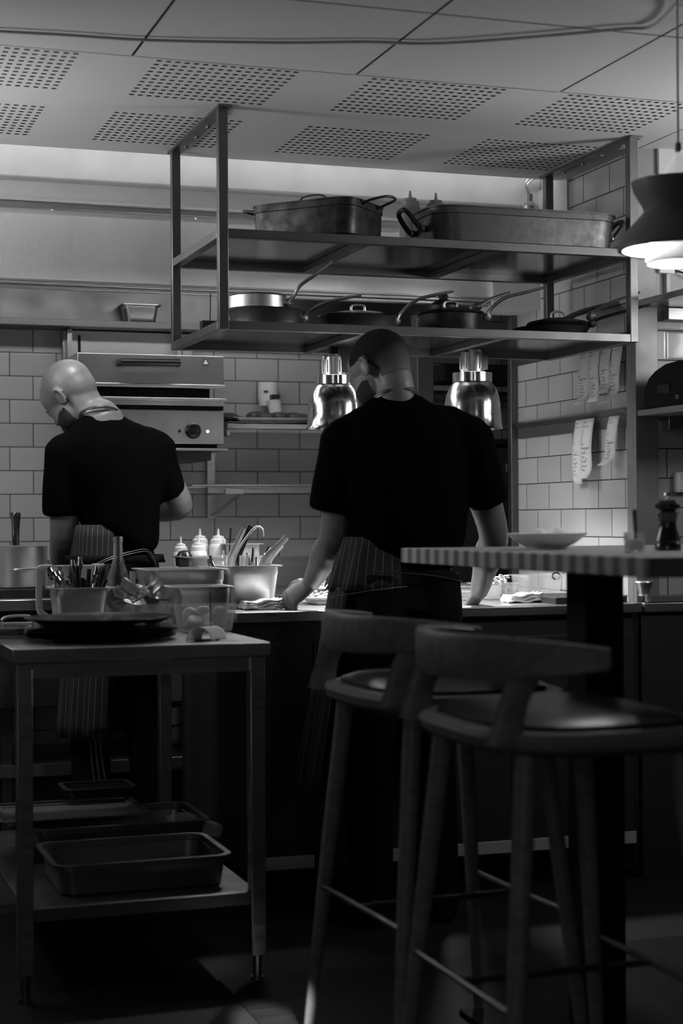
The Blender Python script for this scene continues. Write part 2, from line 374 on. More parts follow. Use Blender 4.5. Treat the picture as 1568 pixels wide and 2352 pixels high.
# ---------------------------------------------------------------- overhead rack
RX0, RX1, RY0, RY1 = 1.277, 2.712, 4.935, 5.60
S1, S2 = 1.806, 2.088     # undersides of the two shelves
rack = thing('hanging_rack', 'two-tier steel pot rack hanging from the ceiling above the pass', 'hanging rack', (2.0, 5.27, CZ))
for x0, y0 in ((RX0, RY0), (RX1-.03, RY0), (RX0, RY1-.03), (RX1-.03, RY1-.03)):
    MB().box(x0, x0+.03, y0, y0+.03, S1, CZ-.004).build('post', 'rack', rack, bevel=.002)
for x0 in (RX0-.005, RX1-.035):
    q = MB().box(x0, x0+.045, RY0-.02, RY1+.02, CZ-.008, CZ).build('ceiling_bracket', 'rack', rack, bevel=.001)
    for k in range(4):
        MB().lathe([(.007, -.013), (.007, -.007)], (x0+.036, RY0+.1+k*.15, CZ), 6).build('bolt', 'rack', q)
for zb in (S1, S2):
    for n_, bx in (('front_rail', (RX0+.03, RX1-.03, RY0, RY0+.03)), ('rear_rail', (RX0+.03, RX1-.03, RY1-.03, RY1)),
                   ('side_rail', (RX0, RX0+.03, RY0+.03, RY1-.03)), ('side_rail', (RX1-.03, RX1, RY0+.03, RY1-.03))):
        MB().box(bx[0], bx[1], bx[2], bx[3], zb, zb+.027).build(n_, 'rack', rack, bevel=.0015)
    for x in (1.745, 2.22):
        MB().box(x, x+.03, RY0+.03, RY1-.03, zb, zb+.022).build('cross_bar', 'rack', rack, bevel=.0015)
    MB().box(RX0+.03, RX1-.03, RY0+.03, RY1-.03, zb+.0225, zb+.027).build('shelf_sheet', 'sheet', rack, smooth=False)
TOP1, TOP2 = S1+.027, S2+.027

# ---------------------------------------------------------------- island counter
IZ = .935; IX0 = 1.345; IY0, IY1 = 5.02, 5.95
isl = thing('island_counter', 'long dark kitchen island with steel worktop below the pot rack', 'counter', (2.4, 5.5, 0))
MB().box(IX0, 2.765, IY0, IY1, IZ-.034, IZ).build('worktop', 'steel', isl, bevel=.004)
MB().box(IX0+.04, 2.745, IY0+.03, IY1-.02, .11, IZ-.034).build('cabinet_body', 'cabinet', isl, bevel=.002)
for xa, xb in ((1.43, 1.60), (1.605, 1.74), (1.76, 2.28), (2.30, 2.74)):
    MB().box(xa, xb, IY0+.012, IY0+.03, .155, IZ-.10).build('door', 'cabinet', isl, bevel=.003)
    if xb-xa > .14:
        MB().box(xa, xb, IY0+.005, IY0+.012, .125, .165).build('kick_strip', 'kick', isl, bevel=.001)
MB().box(1.62, 1.74, IY0+.004, IY0+.02, IZ-.12, IZ-.092).build('door_grip', 'steel', isl, bevel=.002)
MB().box(IX0+.09, 2.7, IY0+.09, IY0+.11, 0, .11).build('plinth', 'matblack', isl, smooth=False)
sd = thing('side_counter', 'narrow dark side counter in front of the right tiled wall', 'counter', (3.4, 5.04, 0))
MB().box(2.772, 4.4, IY0, 5.072, IZ-.034, IZ).build('worktop', 'steel', sd, bevel=.004)
MB().box(2.772, 4.4, IY0+.02, 5.07, 0, IZ-.034).build('cabinet_body', 'cabinet', sd, bevel=.002)
dp = at(628, 1508, Y=IY0+.028)
disp = MB().box(dp.x-.03, dp.x+.04, IY0+.020, IY0+.031, dp.z-.028, dp.z+.022).build('display', 'black', isl, bevel=.002)
text_mesh('digits', '54', .030, 'led', disp, Matrix.Translation((dp.x-.012, IY0+.019, dp.z-.012)) @ Matrix.Rotation(PI/2, 4, 'X'))

# ---------------------------------------------------------------- steel work table (front left)
TX0, TX1, TY0, TY1, TZ = .557, 1.232, 4.245, 5.42, .90
wt = thing('work_table', 'stainless steel work table with lower shelf in the left foreground', 'table', (.9, 4.8, 0))
MB().box(TX0, TX1, TY0, TY1, TZ-.038, TZ).build('tabletop', 'steel', wt, bevel=.003)
MB().box(TX0+.05, TX1-.05, TY0+.02, TY0+.035, TZ-.078, TZ-.038).box(TX0+.03, TX0+.045, TY0+.05, TY1-.05, TZ-.078, TZ-.038).box(TX1-.045, TX1-.03, TY0+.05, TY1-.05, TZ-.078, TZ-.038).build('apron_rail', 'steel', wt, bevel=.001)
for x in (TX0+.012, TX1-.052):
    for y in (TY0+.012, TY1-.052):
        l = MB().box(x, x+.04, y, y+.04, .07, TZ-.038).build('leg', 'steel', wt, bevel=.002)
        MB().lathe([(.012, .012), (.012, .07)], (x+.02, y+.02, 0), 14).lathe([(.018, 0), (.018, .012)], (x+.02, y+.02, 0), 14).build('foot', 'rack', l)
MB().box(TX0+.03, TX1-.03, TY0+.03, TY1-.03, .232, .238).box(TX0+.052, TX1-.052, TY0+.02, TY0+.03, .205, .238).build('lower_shelf', 'rack', wt, bevel=.001)

# ---------------------------------------------------------------- containers
def pan_rings(w, l, h, r=.03, taper=.93, rim=.014, th=.0015):
    rs = [rrect(w*taper-.01, l*taper-.01, r, .0), rrect(w*taper, l*taper, r, .006), rrect(w*.985, l*.985, r, h*.78), rrect(w, l, r, h*.80), rrect(w, l, r, h-.004),
          rrect(w+rim*2, l+rim*2, r+.008, h-.004), rrect(w+rim*2, l+rim*2, r+.008, h), rrect(w-th*2, l-th*2, r, h), rrect(w-th*2, l-th*2, r, h*.8),
          rrect(w*.985-th*2, l*.985-th*2, r, h*.78), rrect(w*taper-th*2, l*taper-th*2, r, .008)]
    return rs
def gn_pan(name, label, cat, loc, w, l, h, rz=0, m='pan', group=None, r=.03, taper=.93):
    o = MB().loft(pan_rings(w, l, h, r, taper)).build(name, m)
    o.location = loc; o.rotation_euler = (0, 0, rz); return tag(o, label, cat, group)

def bottle(name, label, loc, r, h, group, m='plastic'):
    t = thing(name, label, 'bottle', loc, 0, group)
    MB().lathe([(r*.9, 0), (r, .004), (r, h-.068), (r*.95, h-.060), (r*.82, h-.054)]).build('body', m, t, local=True)
    MB().lathe([(r*.84, h-.056), (r*.84, h-.040), (r*.62, h-.036), (r*.60, h-.028), (r*.16, h-.024), (r*.07, h), (r*.04, h)]).build('cap', m, t, local=True)
    return t

# top shelf: two squeeze bottles behind the roasting pans
for i, (px, lab) in enumerate(((942, 'clear squeeze bottle on top rack shelf, left of the two beside the dark roasting pan'), (1001, 'clear squeeze bottle on top rack shelf, right of the two, behind the long pan'))):
    p = at(px, 545, Y=5.42); top = at(px, 438+i*5, Y=5.42)
    bottle('squeeze_bottle', lab, (p.x, 5.42, TOP2), .038, top.z-TOP2, 'squeeze bottles on the top rack shelf', 'softclear')
# dark roasting pan
t = thing('roasting_pan', 'blackened rectangular roasting pan with wire loop handles on top rack shelf', 'roasting pan', (1.667, 5.12, TOP2), math.radians(134))
t.location = (1.660, 5.135, TOP2)
MB().loft(pan_rings(.37, .27, .118, .05, .97, .004, .003)).build('pan_body', 'darkpan', t, local=True)
for s in (1, -1):
    MB().tube([(s*.186, .05, .105), (s*.215, .052, .115), (s*.262, .03, .125), (s*.262, -.03, .125), (s*.215, -.052, .115), (s*.186, -.05, .105)], .0045, 8, sub=5).build('handle', 'iron', t, local=True)
MB().tube([(-.03, .0, .112), (-.03, .0, .14), (-.01, 0, .158), (.05, 0, .158), (.07, 0, .14), (.07, 0, .112)], .003, 8, sub=5).build('lid_loop', 'iron', t, local=True)
# long aged pan
a, c = at(984, 520, Y=4.99), at(1426, 540, Y=4.99)
lw = c.x-a.x
t = thing('braising_pan', 'long aged steel braising pan with rounded ends on top rack shelf', 'pan', ((a.x+c.x)/2, 5.10, TOP2))
MB().loft(pan_rings(lw-.02, .29, .118, .085, .96, .006, .003)).build('pan_body', 'agedpan', t, local=True)
for s in (1, -1):
    MB().tube([(s*(lw/2-.02), -.05, .05), (s*(lw/2+.005), -.05, .055), (s*(lw/2+.045), -.04, .105), (s*(lw/2+.05), .0, .118), (s*(lw/2+.045), .04, .105), (s*(lw/2+.005), .05, .055), (s*(lw/2-.02), .05, .05)], .0085, 10, sub=5).build('handle', 'iron', t, local=True)
    MB().blob((s*(lw/2-.006), -.05, .052), .013, 12).blob((s*(lw/2-.006), .05, .052), .013, 12).build('rivet', 'rack', t, local=True)
# fitting and cable in the corner behind it
p = at(1217, 470, Y=5.80)
t = thing('wall_fitting', 'small wall fitting with armoured cable behind the long aged pan', 'wall fitting', (p.x, p.y, p.z))
MB().lathe([(.035, -.03), (.034, -.008), (.02, .006), (.013, .012)], p).build('fitting_body', 'steel', t)
MB().lathe([(.010, .01), (.010, .04)], p).build('collar', 'rack', t)
MB().tube([p+V((0, 0, .04)), p+V((-.012, 0, .075)), p+V((.02, 0, .10)), p+V((.06, .0, .103)), p+V((.11, .01, .09))], .004, 8, sub=6).tube([p+V((-.006, 0, .04)), p+V((-.02, 0, .08)), p+V((.02, .0, .112)), p+V((.1, .01, .104))], .003, 8, sub=6).build('cable', 'steel', t)

def round_pan(name, label, c, r, h, m, hands, hm='pan', flare=.9, lid=None, group=None):
    """c: base centre on its shelf; hands: handle paths in world space"""
    t = thing(name, label, 'pan', c, 0, group); c = V(c)
    rs = [(r*flare*.94, 0), (r*flare, .005), (r*.985, h-.004), (r*1.02, h), (r*1.0, h+.002), (r*.97, h-.003), (r*flare*.95, .006)]
    MB().lathe(rs, c, 44).build('pan_body', m, t)
    for pts in hands:
        d = (V(pts[1])-V(pts[0]))
        n = len(pts)
        hb = MB().tube(pts, [(.016, .008)]+[(.010, .0055)]*(n-2)+[(.008, .004)], 10, ref=(0, 0, 1), sub=6)
        hb.blob(V(pts[0]), (.018, .018, .014), 12)
        hb.build('handle', hm, t)
    if lid:
        lb = MB().lathe([(r*1.0, h+.003), (r*.98, h+.008), (r*.5, h+.020), (.001, h+.024)], c, 44).build('lid', lid, t)
        MB().tube([c+V((-.022, 0, h+.02)), c+V((-.020, 0, h+.043)), c+V((.020, 0, h+.043)), c+V((.022, 0, h+.02))], .004, 8, sub=4).build('lid_handle', 'pan', lb)
    return t
def H(*q):   # handle path: (px,py,Y) triples
    return [at(a, b_, Y=y) for a, b_, y in q]
def base(px, Y, z): p = at(px, 750, Y=Y); return (p.x, Y, z)
g1 = 'pans on the lower rack shelf'
c = base(612, 5.10, TOP1); round_pan('frying_pan', 'steel frying pan beneath the sauté pan at the left of lower rack shelf', c, .122, .052, 'agedpan', [H((697, 733, 5.06), (712, 715, 5.04), (745, 696, 5.0), (790, 685, 4.97), (830, 678, 4.95))], group=g1)
c2 = base(590, 5.10, TOP1+.054); round_pan('saute_pan', 'polished sauté pan nested on a frying pan with raised long handle', c2, .092, .046, 'pan', [H((658, 698, 5.05), (676, 678, 5.04), (690, 655, 5.03), (728, 628, 5.0), (764, 600, 4.98))], flare=1.0, group=g1)
c = base(822, 5.12, TOP1); round_pan('lidded_frying_pan', 'low lidded steel pan, second from the left on lower rack shelf', c, .134, .042, 'agedpan', [H((908, 738, 5.06), (925, 715, 5.05), (955, 690, 5.02), (1000, 677, 4.98), (1041, 669, 4.96))], lid='sheet', group=g1)
c = base(1035, 5.14, TOP1); round_pan('casserole', 'deep dark steel saucepan in the middle right of lower rack shelf', c, .112, .068, 'darkpan', [H((1118, 728, 5.09), (1128, 708, 5.08), (1160, 684, 5.05), (1205, 672, 5.02), (1254, 659, 5.0)), H((1095, 705, 5.12), (1120, 690, 5.12), (1145, 680, 5.12), (1170, 672, 5.12))], lid='darkpan', group=g1)
c = base(1265, 5.14, TOP1); round_pan('black_frying_pan', 'black frying pan at the right end of lower rack shelf', c, .128, .032, 'iron', [H((1358, 744, 5.10), (1375, 732, 5.08), (1430, 716, 5.0), (1492, 700, 4.92))], hm='rack', group=g1)
c = base(1280, 5.16, TOP1+.034); round_pan('thin_frying_pan', 'shallow pan with loop lid stacked on the black frying pan', c, .105, .016, 'iron', [H((1357, 728, 5.10), (1370, 712, 5.08), (1410, 692, 5.02), (1470, 671, 4.97))], lid='iron', group=g1)
p0, p1 = at(1292, 736, Y=5.3), at(1398, 697, Y=5.3)
tag(MB().tube([p0, p0.lerp(p1, .5)+V((0, 0, .006)), p1], [(.09, .004), (.10, .008), (.06, .004)], 20, ref=(0, 0, 1), sub=4).build('pan_lid', 'iron'), 'thin black lid leaning tilted behind the loop-lidded pan', 'lid')
# black tasting ladle / knob item behind the casserole
p = at(1018, 690, Y=5.3)
tag(MB().lathe([(.05, -.075), (.052, -.02), (.03, -.003), (.014, .004), (.018, .014), (.012, .022)], p, 24).build('black_pot', 'iron'), 'small black lidded pot behind the deep saucepan', 'pot')
p = at(483, 675, Y=5.35); p2 = at(482, 738, Y=5.35)
tag(MB().tube([p2+V((0, 0, -.002)), p], .0022, 6).box(p2.x-.03, p2.x+.03, 5.33, 5.37, TOP1, p2.z).build('ticket_spike', 'iron'), 'thin upright spike on a block at left end of lower rack shelf', 'spike')

# ---------------------------------------------------------------- heat lamps
def heat_lamp(label, px, Y, rim_y, rpx):
    c = at(px, rim_y, Y=Y); r = rpx*(c-CAM).dot(cF)/FPX; k = r/.0925
    t = thing('heat_lamp', label, 'heat lamp', (c.x, Y, c.z), 0, 'chrome heat lamps over the pass')
    out = [(.0925, 0), (.089, .005), (.086, .03), (.084, .055), (.079, .074), (.070, .089), (.060, .098), (.056, .100), (.060, .101), (.060, .120), (.045, .121)]
    inn = [(.040, .118), (.055, .094), (.067, .085), (.076, .071), (.081, .053), (.083, .03), (.087, .004)]
    MB().lathe([(a*k, z*k*1.42) for a, z in out+inn], c, 48, caps=(False, False)).build('lamp_shade', 'domes', t)
    b = MB().lathe([(.036*k, .173*k), (.036*k, .232*k), (.030*k, .24*k), (.018*k, .243*k)], c, 24)
    for j in range(10):
        a = 2*PI*j/10; b.box(-.003, .003, -.002, .002, .182*k, .222*k, Matrix.Translation(c) @ Matrix.Rotation(a, 4, 'Z') @ Matrix.Translation((.037*k, 0, 0)))
    b.build('lamp_neck', 'pan', t)
    MB().box(c.x-.013, c.x+.013, Y-.012, Y+.012, c.z+.24*k, S1).build('lamp_stem', 'black', t, bevel=.001)
    MB().box(c.x+.018, c.x+.045, Y-.035, Y-.025, c.z+.18*k, S1).build('bracket', 'rack', t, bevel=.001)
    bu = MB().lathe([(.015, .14), (.03, .10), (.038, .07), (.03, .045), (.001, .036)], c, 24).build('bulb', 'glow', t)
    l = bpy.data.lights.new('heat_lamp_light', 'SPOT'); l.energy = 42; l.spot_size = math.radians(125); l.spot_blend = .6; l.shadow_soft_size = .03
    lo = bpy.data.objects.new('lamp_light', l); col.objects.link(lo); lo.parent = t; lo.location = (0, 0, .03)
    return t
heat_lamp('chrome dome heat lamp on the left, beside the standing cook’s face', 767, 5.35, 984, 65)
heat_lamp('chrome dome heat lamp on the right, above the standing cook’s shoulder', 1085, 5.35, 986, 70)

# ---------------------------------------------------------------- salamander grill on the wall
sg = thing('salamander_grill', 'wall-mounted steel salamander grill with black handle behind the bald cook', 'grill', (1.45, 6.8, 1.52))
MB().box(1.14, 1.70, 7.04, 7.09, 1.86, 2.03).box(1.15, 1.17, 6.98, 7.05, 1.86, 2.03).box(1.62, 1.64, 6.98, 7.05, 1.86, 2.03).build('wall_plate', 'oven', sg, bevel=.002)
for x in (1.205, 1.645): MB().box(x, x+.01, 7.035, 7.041, 1.93, 2.01).build('slot', 'matblack', sg, smooth=False)
MB().box(1.13, 1.73, 6.62, 7.0, 1.775, 1.895).build('hood_box', 'oven', sg, bevel=.003)
MB().box(1.13, 1.735, 6.612, 6.63, 1.762, 1.776).build('hood_lip', 'pan', sg, bevel=.002)
MB().box(1.17, 1.69, 6.70, 7.0, 1.72, 1.765).build('grill_cavity', 'matblack', sg, smooth=False)
MB().box(1.12, 1.735, 6.60, 6.98, 1.708, 1.72).box(1.13, 1.73, 6.61, 6.62, 1.69, 1.708).build('grill_plate', 'pan', sg, bevel=.002)
MB().box(1.13, 1.73, 6.63, 6.98, 1.655, 1.69).build('drip_slot', 'matblack', sg, smooth=False)
MB().box(1.13, 1.73, 6.62, 6.98, 1.535, 1.672).build('control_box', 'oven', sg, bevel=.003)
MB().box(1.15, 1.71, 6.66, 6.98, 1.515, 1.535).build('base_gap', 'matblack', sg, smooth=False)
MB().box(1.12, 1.74, 6.60, 7.0, 1.507, 1.516).build('base_tray', 'oven', sg, bevel=.001)
MB().box(1.4, 1.69, 6.68, 7.08, 1.47, 1.507).build('under_bracket', 'cabinet', sg, bevel=.001)
hp, hq = at(278, 832, Y=6.585), at(412, 834, Y=6.585)
MB().tube([hp+V((.0, .03, 0)), hp, hq, hq+V((0, .03, 0))], .0155, 16).build('grill_handle', 'black', sg)
kp = at(444, 989, Y=6.61)
MR = Matrix.Rotation(PI/2, 4, 'X')
MB().lathe([(.033, 0), (.033, .006), (.027, .010), (.026, .022), (.022, .024)], seg=28, mx=Matrix.Translation(kp+V((0, .01, 0))) @ MR).build('control_knob', 'black', sg)
ip = at(412, 990, Y=6.618); MB().lathe([(.006, 0), (.006, .004)], seg=16, mx=Matrix.Translation(ip) @ MR).build('hole', 'black', sg)
ip = at(477, 991, Y=6.618); MB().lathe([(.006, 0), (.005, .005), (.002, .007)], seg=16, mx=Matrix.Translation(ip) @ MR).build('indicator_lamp', 'led2', sg)
wp = at(472, 833, Y=6.617)
def tri(r): return [(r*math.sin(2*PI*k/3), 0, r*math.cos(2*PI*k/3)) for k in range(3)]
b = MB(); b.add([wp+V(q) for q in tri(.017)]+[wp+V(q)+V((0, -.001, 0)) for q in tri(.017)], [(0, 1, 2), (3, 5, 4), (0, 3, 4, 1), (1, 4, 5, 2), (2, 5, 3, 0)])
q = b.build('warning_label', 'ink', sg, smooth=False)
b = MB(); b.add([wp+V(q2)+V((0, -.0016, 0)) for q2 in tri(.0125)], [(0, 2, 1)]); b.build('label_face', 'paper', q, smooth=False)

# container on the hood ledge
p = at(320, 762, Y=6.99)
gn_pan('steel_container', 'small steel container on the hood ledge above the salamander grill', 'container', (p.x, 6.99, 2.05), .145, .10, .088, m='oven', r=.02, taper=.85)

# ---------------------------------------------------------------- wall shelves behind the cooks
def wall_shelf(name, label, x0, x1, z, y0=6.68, wire=False):
    t = thing(name, label, 'shelf', (x0, 7.0, z))
    if wire:
        b = MB()
        for k in range(int((x1-x0)/.02)): b.tube([(x0+k*.02, y0, z+.008), (x0+k*.02, 7.06, z+.008)], .0016, 6)
        b.tube([(x0, y0, z+.006), (x1, y0, z+.006)], .004, 8); b.tube([(x0, 7.06, z+.006), (x1, 7.06, z+.006)], .003, 8)
        b.build('wire_grid', 'pan', t)
    else:
        MB().box(x0, x1, y0, 7.08, z-.004, z+.004).box(x0, x1, y0, y0+.006, z-.022, z+.004).build('shelf_board', 'steel', t, bevel=.001)
    return t
zs = at(600, 972, Y=6.68).z
ws = wall_shelf('wall_shelf', 'upper steel wall shelf carrying the tray of roast meat', 1.76, 2.30, zs)
MB().box(1.775, 1.79, 6.75, 7.08, zs-.05, zs-.004).build('shelf_bracket', 'steel', ws, bevel=.001)
zs2 = at(600, 1118, Y=6.72).z
ws2 = wall_shelf('wire_shelf', 'lower wire wall shelf between the two cooks', 1.62, 2.32, zs2, 6.72, wire=True)
MB().box(1.70, 2.30, 6.78, 6.80, zs2-.025, zs2).build('shelf_rail', 'steel', ws2, bevel=.001)
px_ = at(485, 1100, Y=7.07).x
MB().box(px_-.018, px_+.018, 7.07, 7.095, at(485, 1190, Y=7.08).z, 1.52).build('bracket_upright', 'steel', ws2, bevel=.001)
MB().tube([(px_+.002, 7.06, at(485, 1184, Y=7.06).z), (px_+.07, 6.78, zs2-.012)], .006, 8).build('bracket_strut', 'steel', ws2)
MB().box(px_-.02, px_+.06, 6.75, 7.07, zs2-.03, zs2-.008).build('bracket_arm', 'steel', ws2, bevel=.001)
tr = gn_pan('roasting_tray', 'shallow steel tray of roast meat on the upper wall shelf', 'tray', (2.015, 6.87, zs+.005), .42, .26, .022, r=.02)
for i, (px, py, rx, rz) in enumerate(((524, 961, .05, .020), (545, 963, .045, .014), (590, 955, .05, .026), (610, 958, .05, .022), (640, 958, .05, .024), (672, 956, .06, .024), (692, 958, .04, .020))):
    p = at(px, py, Y=6.83+.02*(i % 3))
    tag(MB().blob((p.x, p.y, zs+.012+rz), (rx, .04, rz), 18).build('roast_joint', 'meat'), 'dark roasted joint of meat lying in the tray on the upper wall shelf', 'meat', 'roast joints in the wall shelf tray')
# wall dispenser (upside-down tube holder)
p = at(620, 905, Y=7.0)
t = thing('wall_dispenser', 'white wall-mounted dispenser above the tray of roast meat', 'dispenser', (p.x, 7.04, p.z))
MB().lathe([(.044, .052), (.044, -.01), (.038, -.05)], (p.x, 7.035, p.z), 28).build('dispenser_body', 'china', t)
MB().lathe([(.033, -.005), (.032, -.012), (.026, -.085), (.027, -.09)], (0, 0, 0), 24, Matrix.Translation((p.x+.01, 6.985, p.z-.02)) @ Matrix.Rotation(math.radians(-10), 4, 'Y')).build('dispenser_cup', 'china', t)
MB().box(p.x-.005, p.x+.03, 6.95, 6.99, p.z-.025, p.z-.005).box(p.x-.03, p.x-.012, 6.987, 6.997, p.z+.008, p.z+.014).build('clip', 'cabinet', t, bevel=.001)

# ---------------------------------------------------------------- standing post, back shelving, cooker line
p = at(955, 900, Y=6.35)
tag(MB().box(p.x, p.x+.07, 6.33, 6.40, IZ, 2.06).build('steel_post', 'rack', bevel=.002), 'upright steel post behind the standing cook’s head', 'post')
bs = thing('shelving_unit', 'dark shelving unit in the recess behind the tiled side wall', 'shelving', (3.1, 6.85, 0))
for z in (1.30, 1.50, 1.76, 1.98):
    MB().box(2.62, 3.6, 6.70, 7.08, z, z+.02).build('shelf_board', 'rack', bs, bevel=.001)
MB().box(2.60, 2.63, 6.70, 6.73, .0, 2.0).box(2.60, 2.63, 7.04, 7.07, 0, 2.0).build('upright', 'cabinet', bs, bevel=.001)
ov = thing('oven_cabinet', 'dark cabinet with a chrome knob behind the standing cook’s arm', 'cabinet', (2.95, 6.6, .0))
MB().box(2.58, 3.4, 6.45, 6.69, .93, 1.52).build('cabinet_body', 'cabinet', ov, bevel=.004)
p = at(1160, 1121, Y=6.42); MB().tube([p+V((-.03, 0, 0)), p+V((.012, 0, 0)), p+V((.012, .03, 0))], .006, 10).lathe([(.014, 0), (.014, .006)], seg=16, mx=Matrix.Translation(p+V((.012, .01, 0))) @ MR).build('knob', 'chrome', ov)
p = at(1165, 1074, Y=6.445); MB().box(p.x-.006, p.x+.006, 6.442, 6.45, p.z-.016, p.z+.016).build('switch_plate', 'steel', ov, bevel=.001)
tag(MB().box(2.62, 3.2, 6.42, 6.68, 1.80, 1.87).build('dark_box', 'matblack', bevel=.004), 'black box on the shelf behind the right heat lamp', 'box')
p = at(1140, 1010, Y=6.6); tag(MB().blob((p.x, 6.6, 1.545), (.12, .08, .022), 20).build('dark_pan', 'iron'), 'flat black pan on the shelving behind the right cook', 'pan')

ck = thing('cooking_range', 'steel cooking range along the back wall before the bald cook', 'range', (1.0, 6.7, 0))
MB().box(-1.6, 2.56, 6.32, 7.08, .885, .93).build('range_top', 'steel', ck, bevel=.004)
MB().box(-1.6, 2.56, 6.36, 7.08, .52, .885).build('range_body', 'cabinet', ck, bevel=.002)
MB().box(-1.6, 2.56, 6.42, 7.0, .265, .295).box(-1.6, 2.56, 6.40, 6.42, .25, .298).build('under_shelf', 'steel', ck, bevel=.001)
for x in (-.4, .8, 2.0):
    MB().box(x, x+.04, 6.42, 6.46, 0, .52).build('leg', 'rack', ck, bevel=.001)
MB().box(-1.6, 2.56, 7.085, 7.099, .93, 1.06).build('backsplash', 'steel', ck, smooth=False)

def stockpot(name, label, c, r, h, m='pan'):
    t = thing(name, label, 'pot', c); c = V(c)
    MB().lathe([(r*.97, 0), (r, .006), (r, h), (r*1.02, h+.003), (r*.97, h), (r*.95, .01)], c, 44).build('pot_body', m, t)
    return t, c
p = at(35, 1345, Y=6.62)
t, c = stockpot('stockpot', 'tall steel pot on the range at the left edge of the kitchen', (p.x-.02, 6.62, .93+.035), .145, .16)
MB().tube([c+V((-.02, -.148, .07)), c+V((.0, -.185, .075)), c+V((.08, -.18, .078)), c+V((.10, -.11, .08))], .004, 8, sub=5).build('pot_handle', 'pan', t)
MB().box(c.x-.15, c.x+.15, 6.45, 6.80, .93, .964).build('burner_grate', 'iron', ck, bevel=.004)
p0, p1 = at(36, 1245, Y=6.80), at(36, 1178, Y=6.84)
t = thing('upright_pan', 'black pan standing behind the pot with its holed handle up', 'pan', (p0.x, 6.85, 1.0))
MB().tube([p0+V((0, 0, -.22)), p0, p1], [(.016, .007), (.014, .006), (.020, .006)], 12, ref=(0, 1, 0), sub=4).build('pan_handle', 'black', t)
MB().tube([p1+V((.010*math.cos(a), -.008, .010*math.sin(a)-.008)) for a in [2*PI*k/12 for k in range(12)]], .003, 8, closed=True).build('hanging_ring', 'chrome', t)
MB().lathe([(.12, 0), (.13, .03)], (p0.x, 6.88, .965), 30).build('pan_body', 'iron', t)
# pots under the range
for i, (px, r_) in enumerate(((352, .07), (392, .05))):
    p = at(px, 1745, Y=(6.62, 6.84)[i])
    tag(MB().lathe([(r_, 0), (r_, .07), (r_*1.1, .075), (r_, .08), (r_, .15), (r_*1.1, .155), (r_*.8, .15)], (p.x, (6.62, 6.84)[i], .297), 28).build('stacked_pots', 'pan'), ('wider' if i == 0 else 'narrower')+' stack of steel pots on the shelf under the range', 'pots')

# ---------------------------------------------------------------- order tickets on the side wall
def rail(name, label, za, zb, ya, yb, x=2.8):
    b = MB(); b.add([(x, ya, za-.02), (x-.004, ya, za-.02), (x-.022, ya, za+.004), (x-.004, ya, za+.014), (x, ya, za+.014),
                     (x, yb, zb-.02), (x-.004, yb, zb-.02), (x-.022, yb, zb+.004), (x-.004, yb, zb+.014), (x, yb, zb+.014)],
                    [(0, 1, 2, 3, 4)[::-1], (5, 6, 7, 8, 9), (0, 5, 6, 1), (1, 6, 7, 2), (2, 7, 8, 3), (3, 8, 9, 4), (4, 9, 5, 0)])
    return tag(b.build(name, 'steel', smooth=False), label, 'ticket rail')
zr2 = at(1300, 962, X=2.79).z; zr1 = at(1200, 826, X=2.79).z
rail('ticket_rail', 'lower steel ticket rail screwed to the tiled side wall', zr2, zr2, 6.07, 5.16)
MB_ = MB().box(2.792, 2.7995, 5.16, 6.07, zr2-.055, zr2-.015)
tag(MB_.build('rail_backplate', 'steel', smooth=False), 'flat steel backing strip under the lower ticket rail', 'strip')
rail('ticket_rail', 'upper steel ticket rail on the side wall just under the pot rack', zr1, zr1, 6.1, 5.4)
TXT = ['Gardin\nDine-in 14:11\n\n1\n\nCarl\n\nBen\n2022-08-24 18:09\n1 Burrata\n1 Gnocchi\n2 Brioche\n***Starting\nLagad DD\n***Starting',
       'Gardin\nDine-in 15:02\n\n2\n\nCarlo\n\nBen\n2022-08-24 18:16\n1 Campo\n1 Burrata\n2 Hummus\n1 Steak\n***Starter',
       'Gardin\nDine-in 15:11\n\n4\n\nBen\n2022-08-24 18:20\n4 Burrata\n1 Mains\n2 Brioche\n2 Hummus\n***Mains']
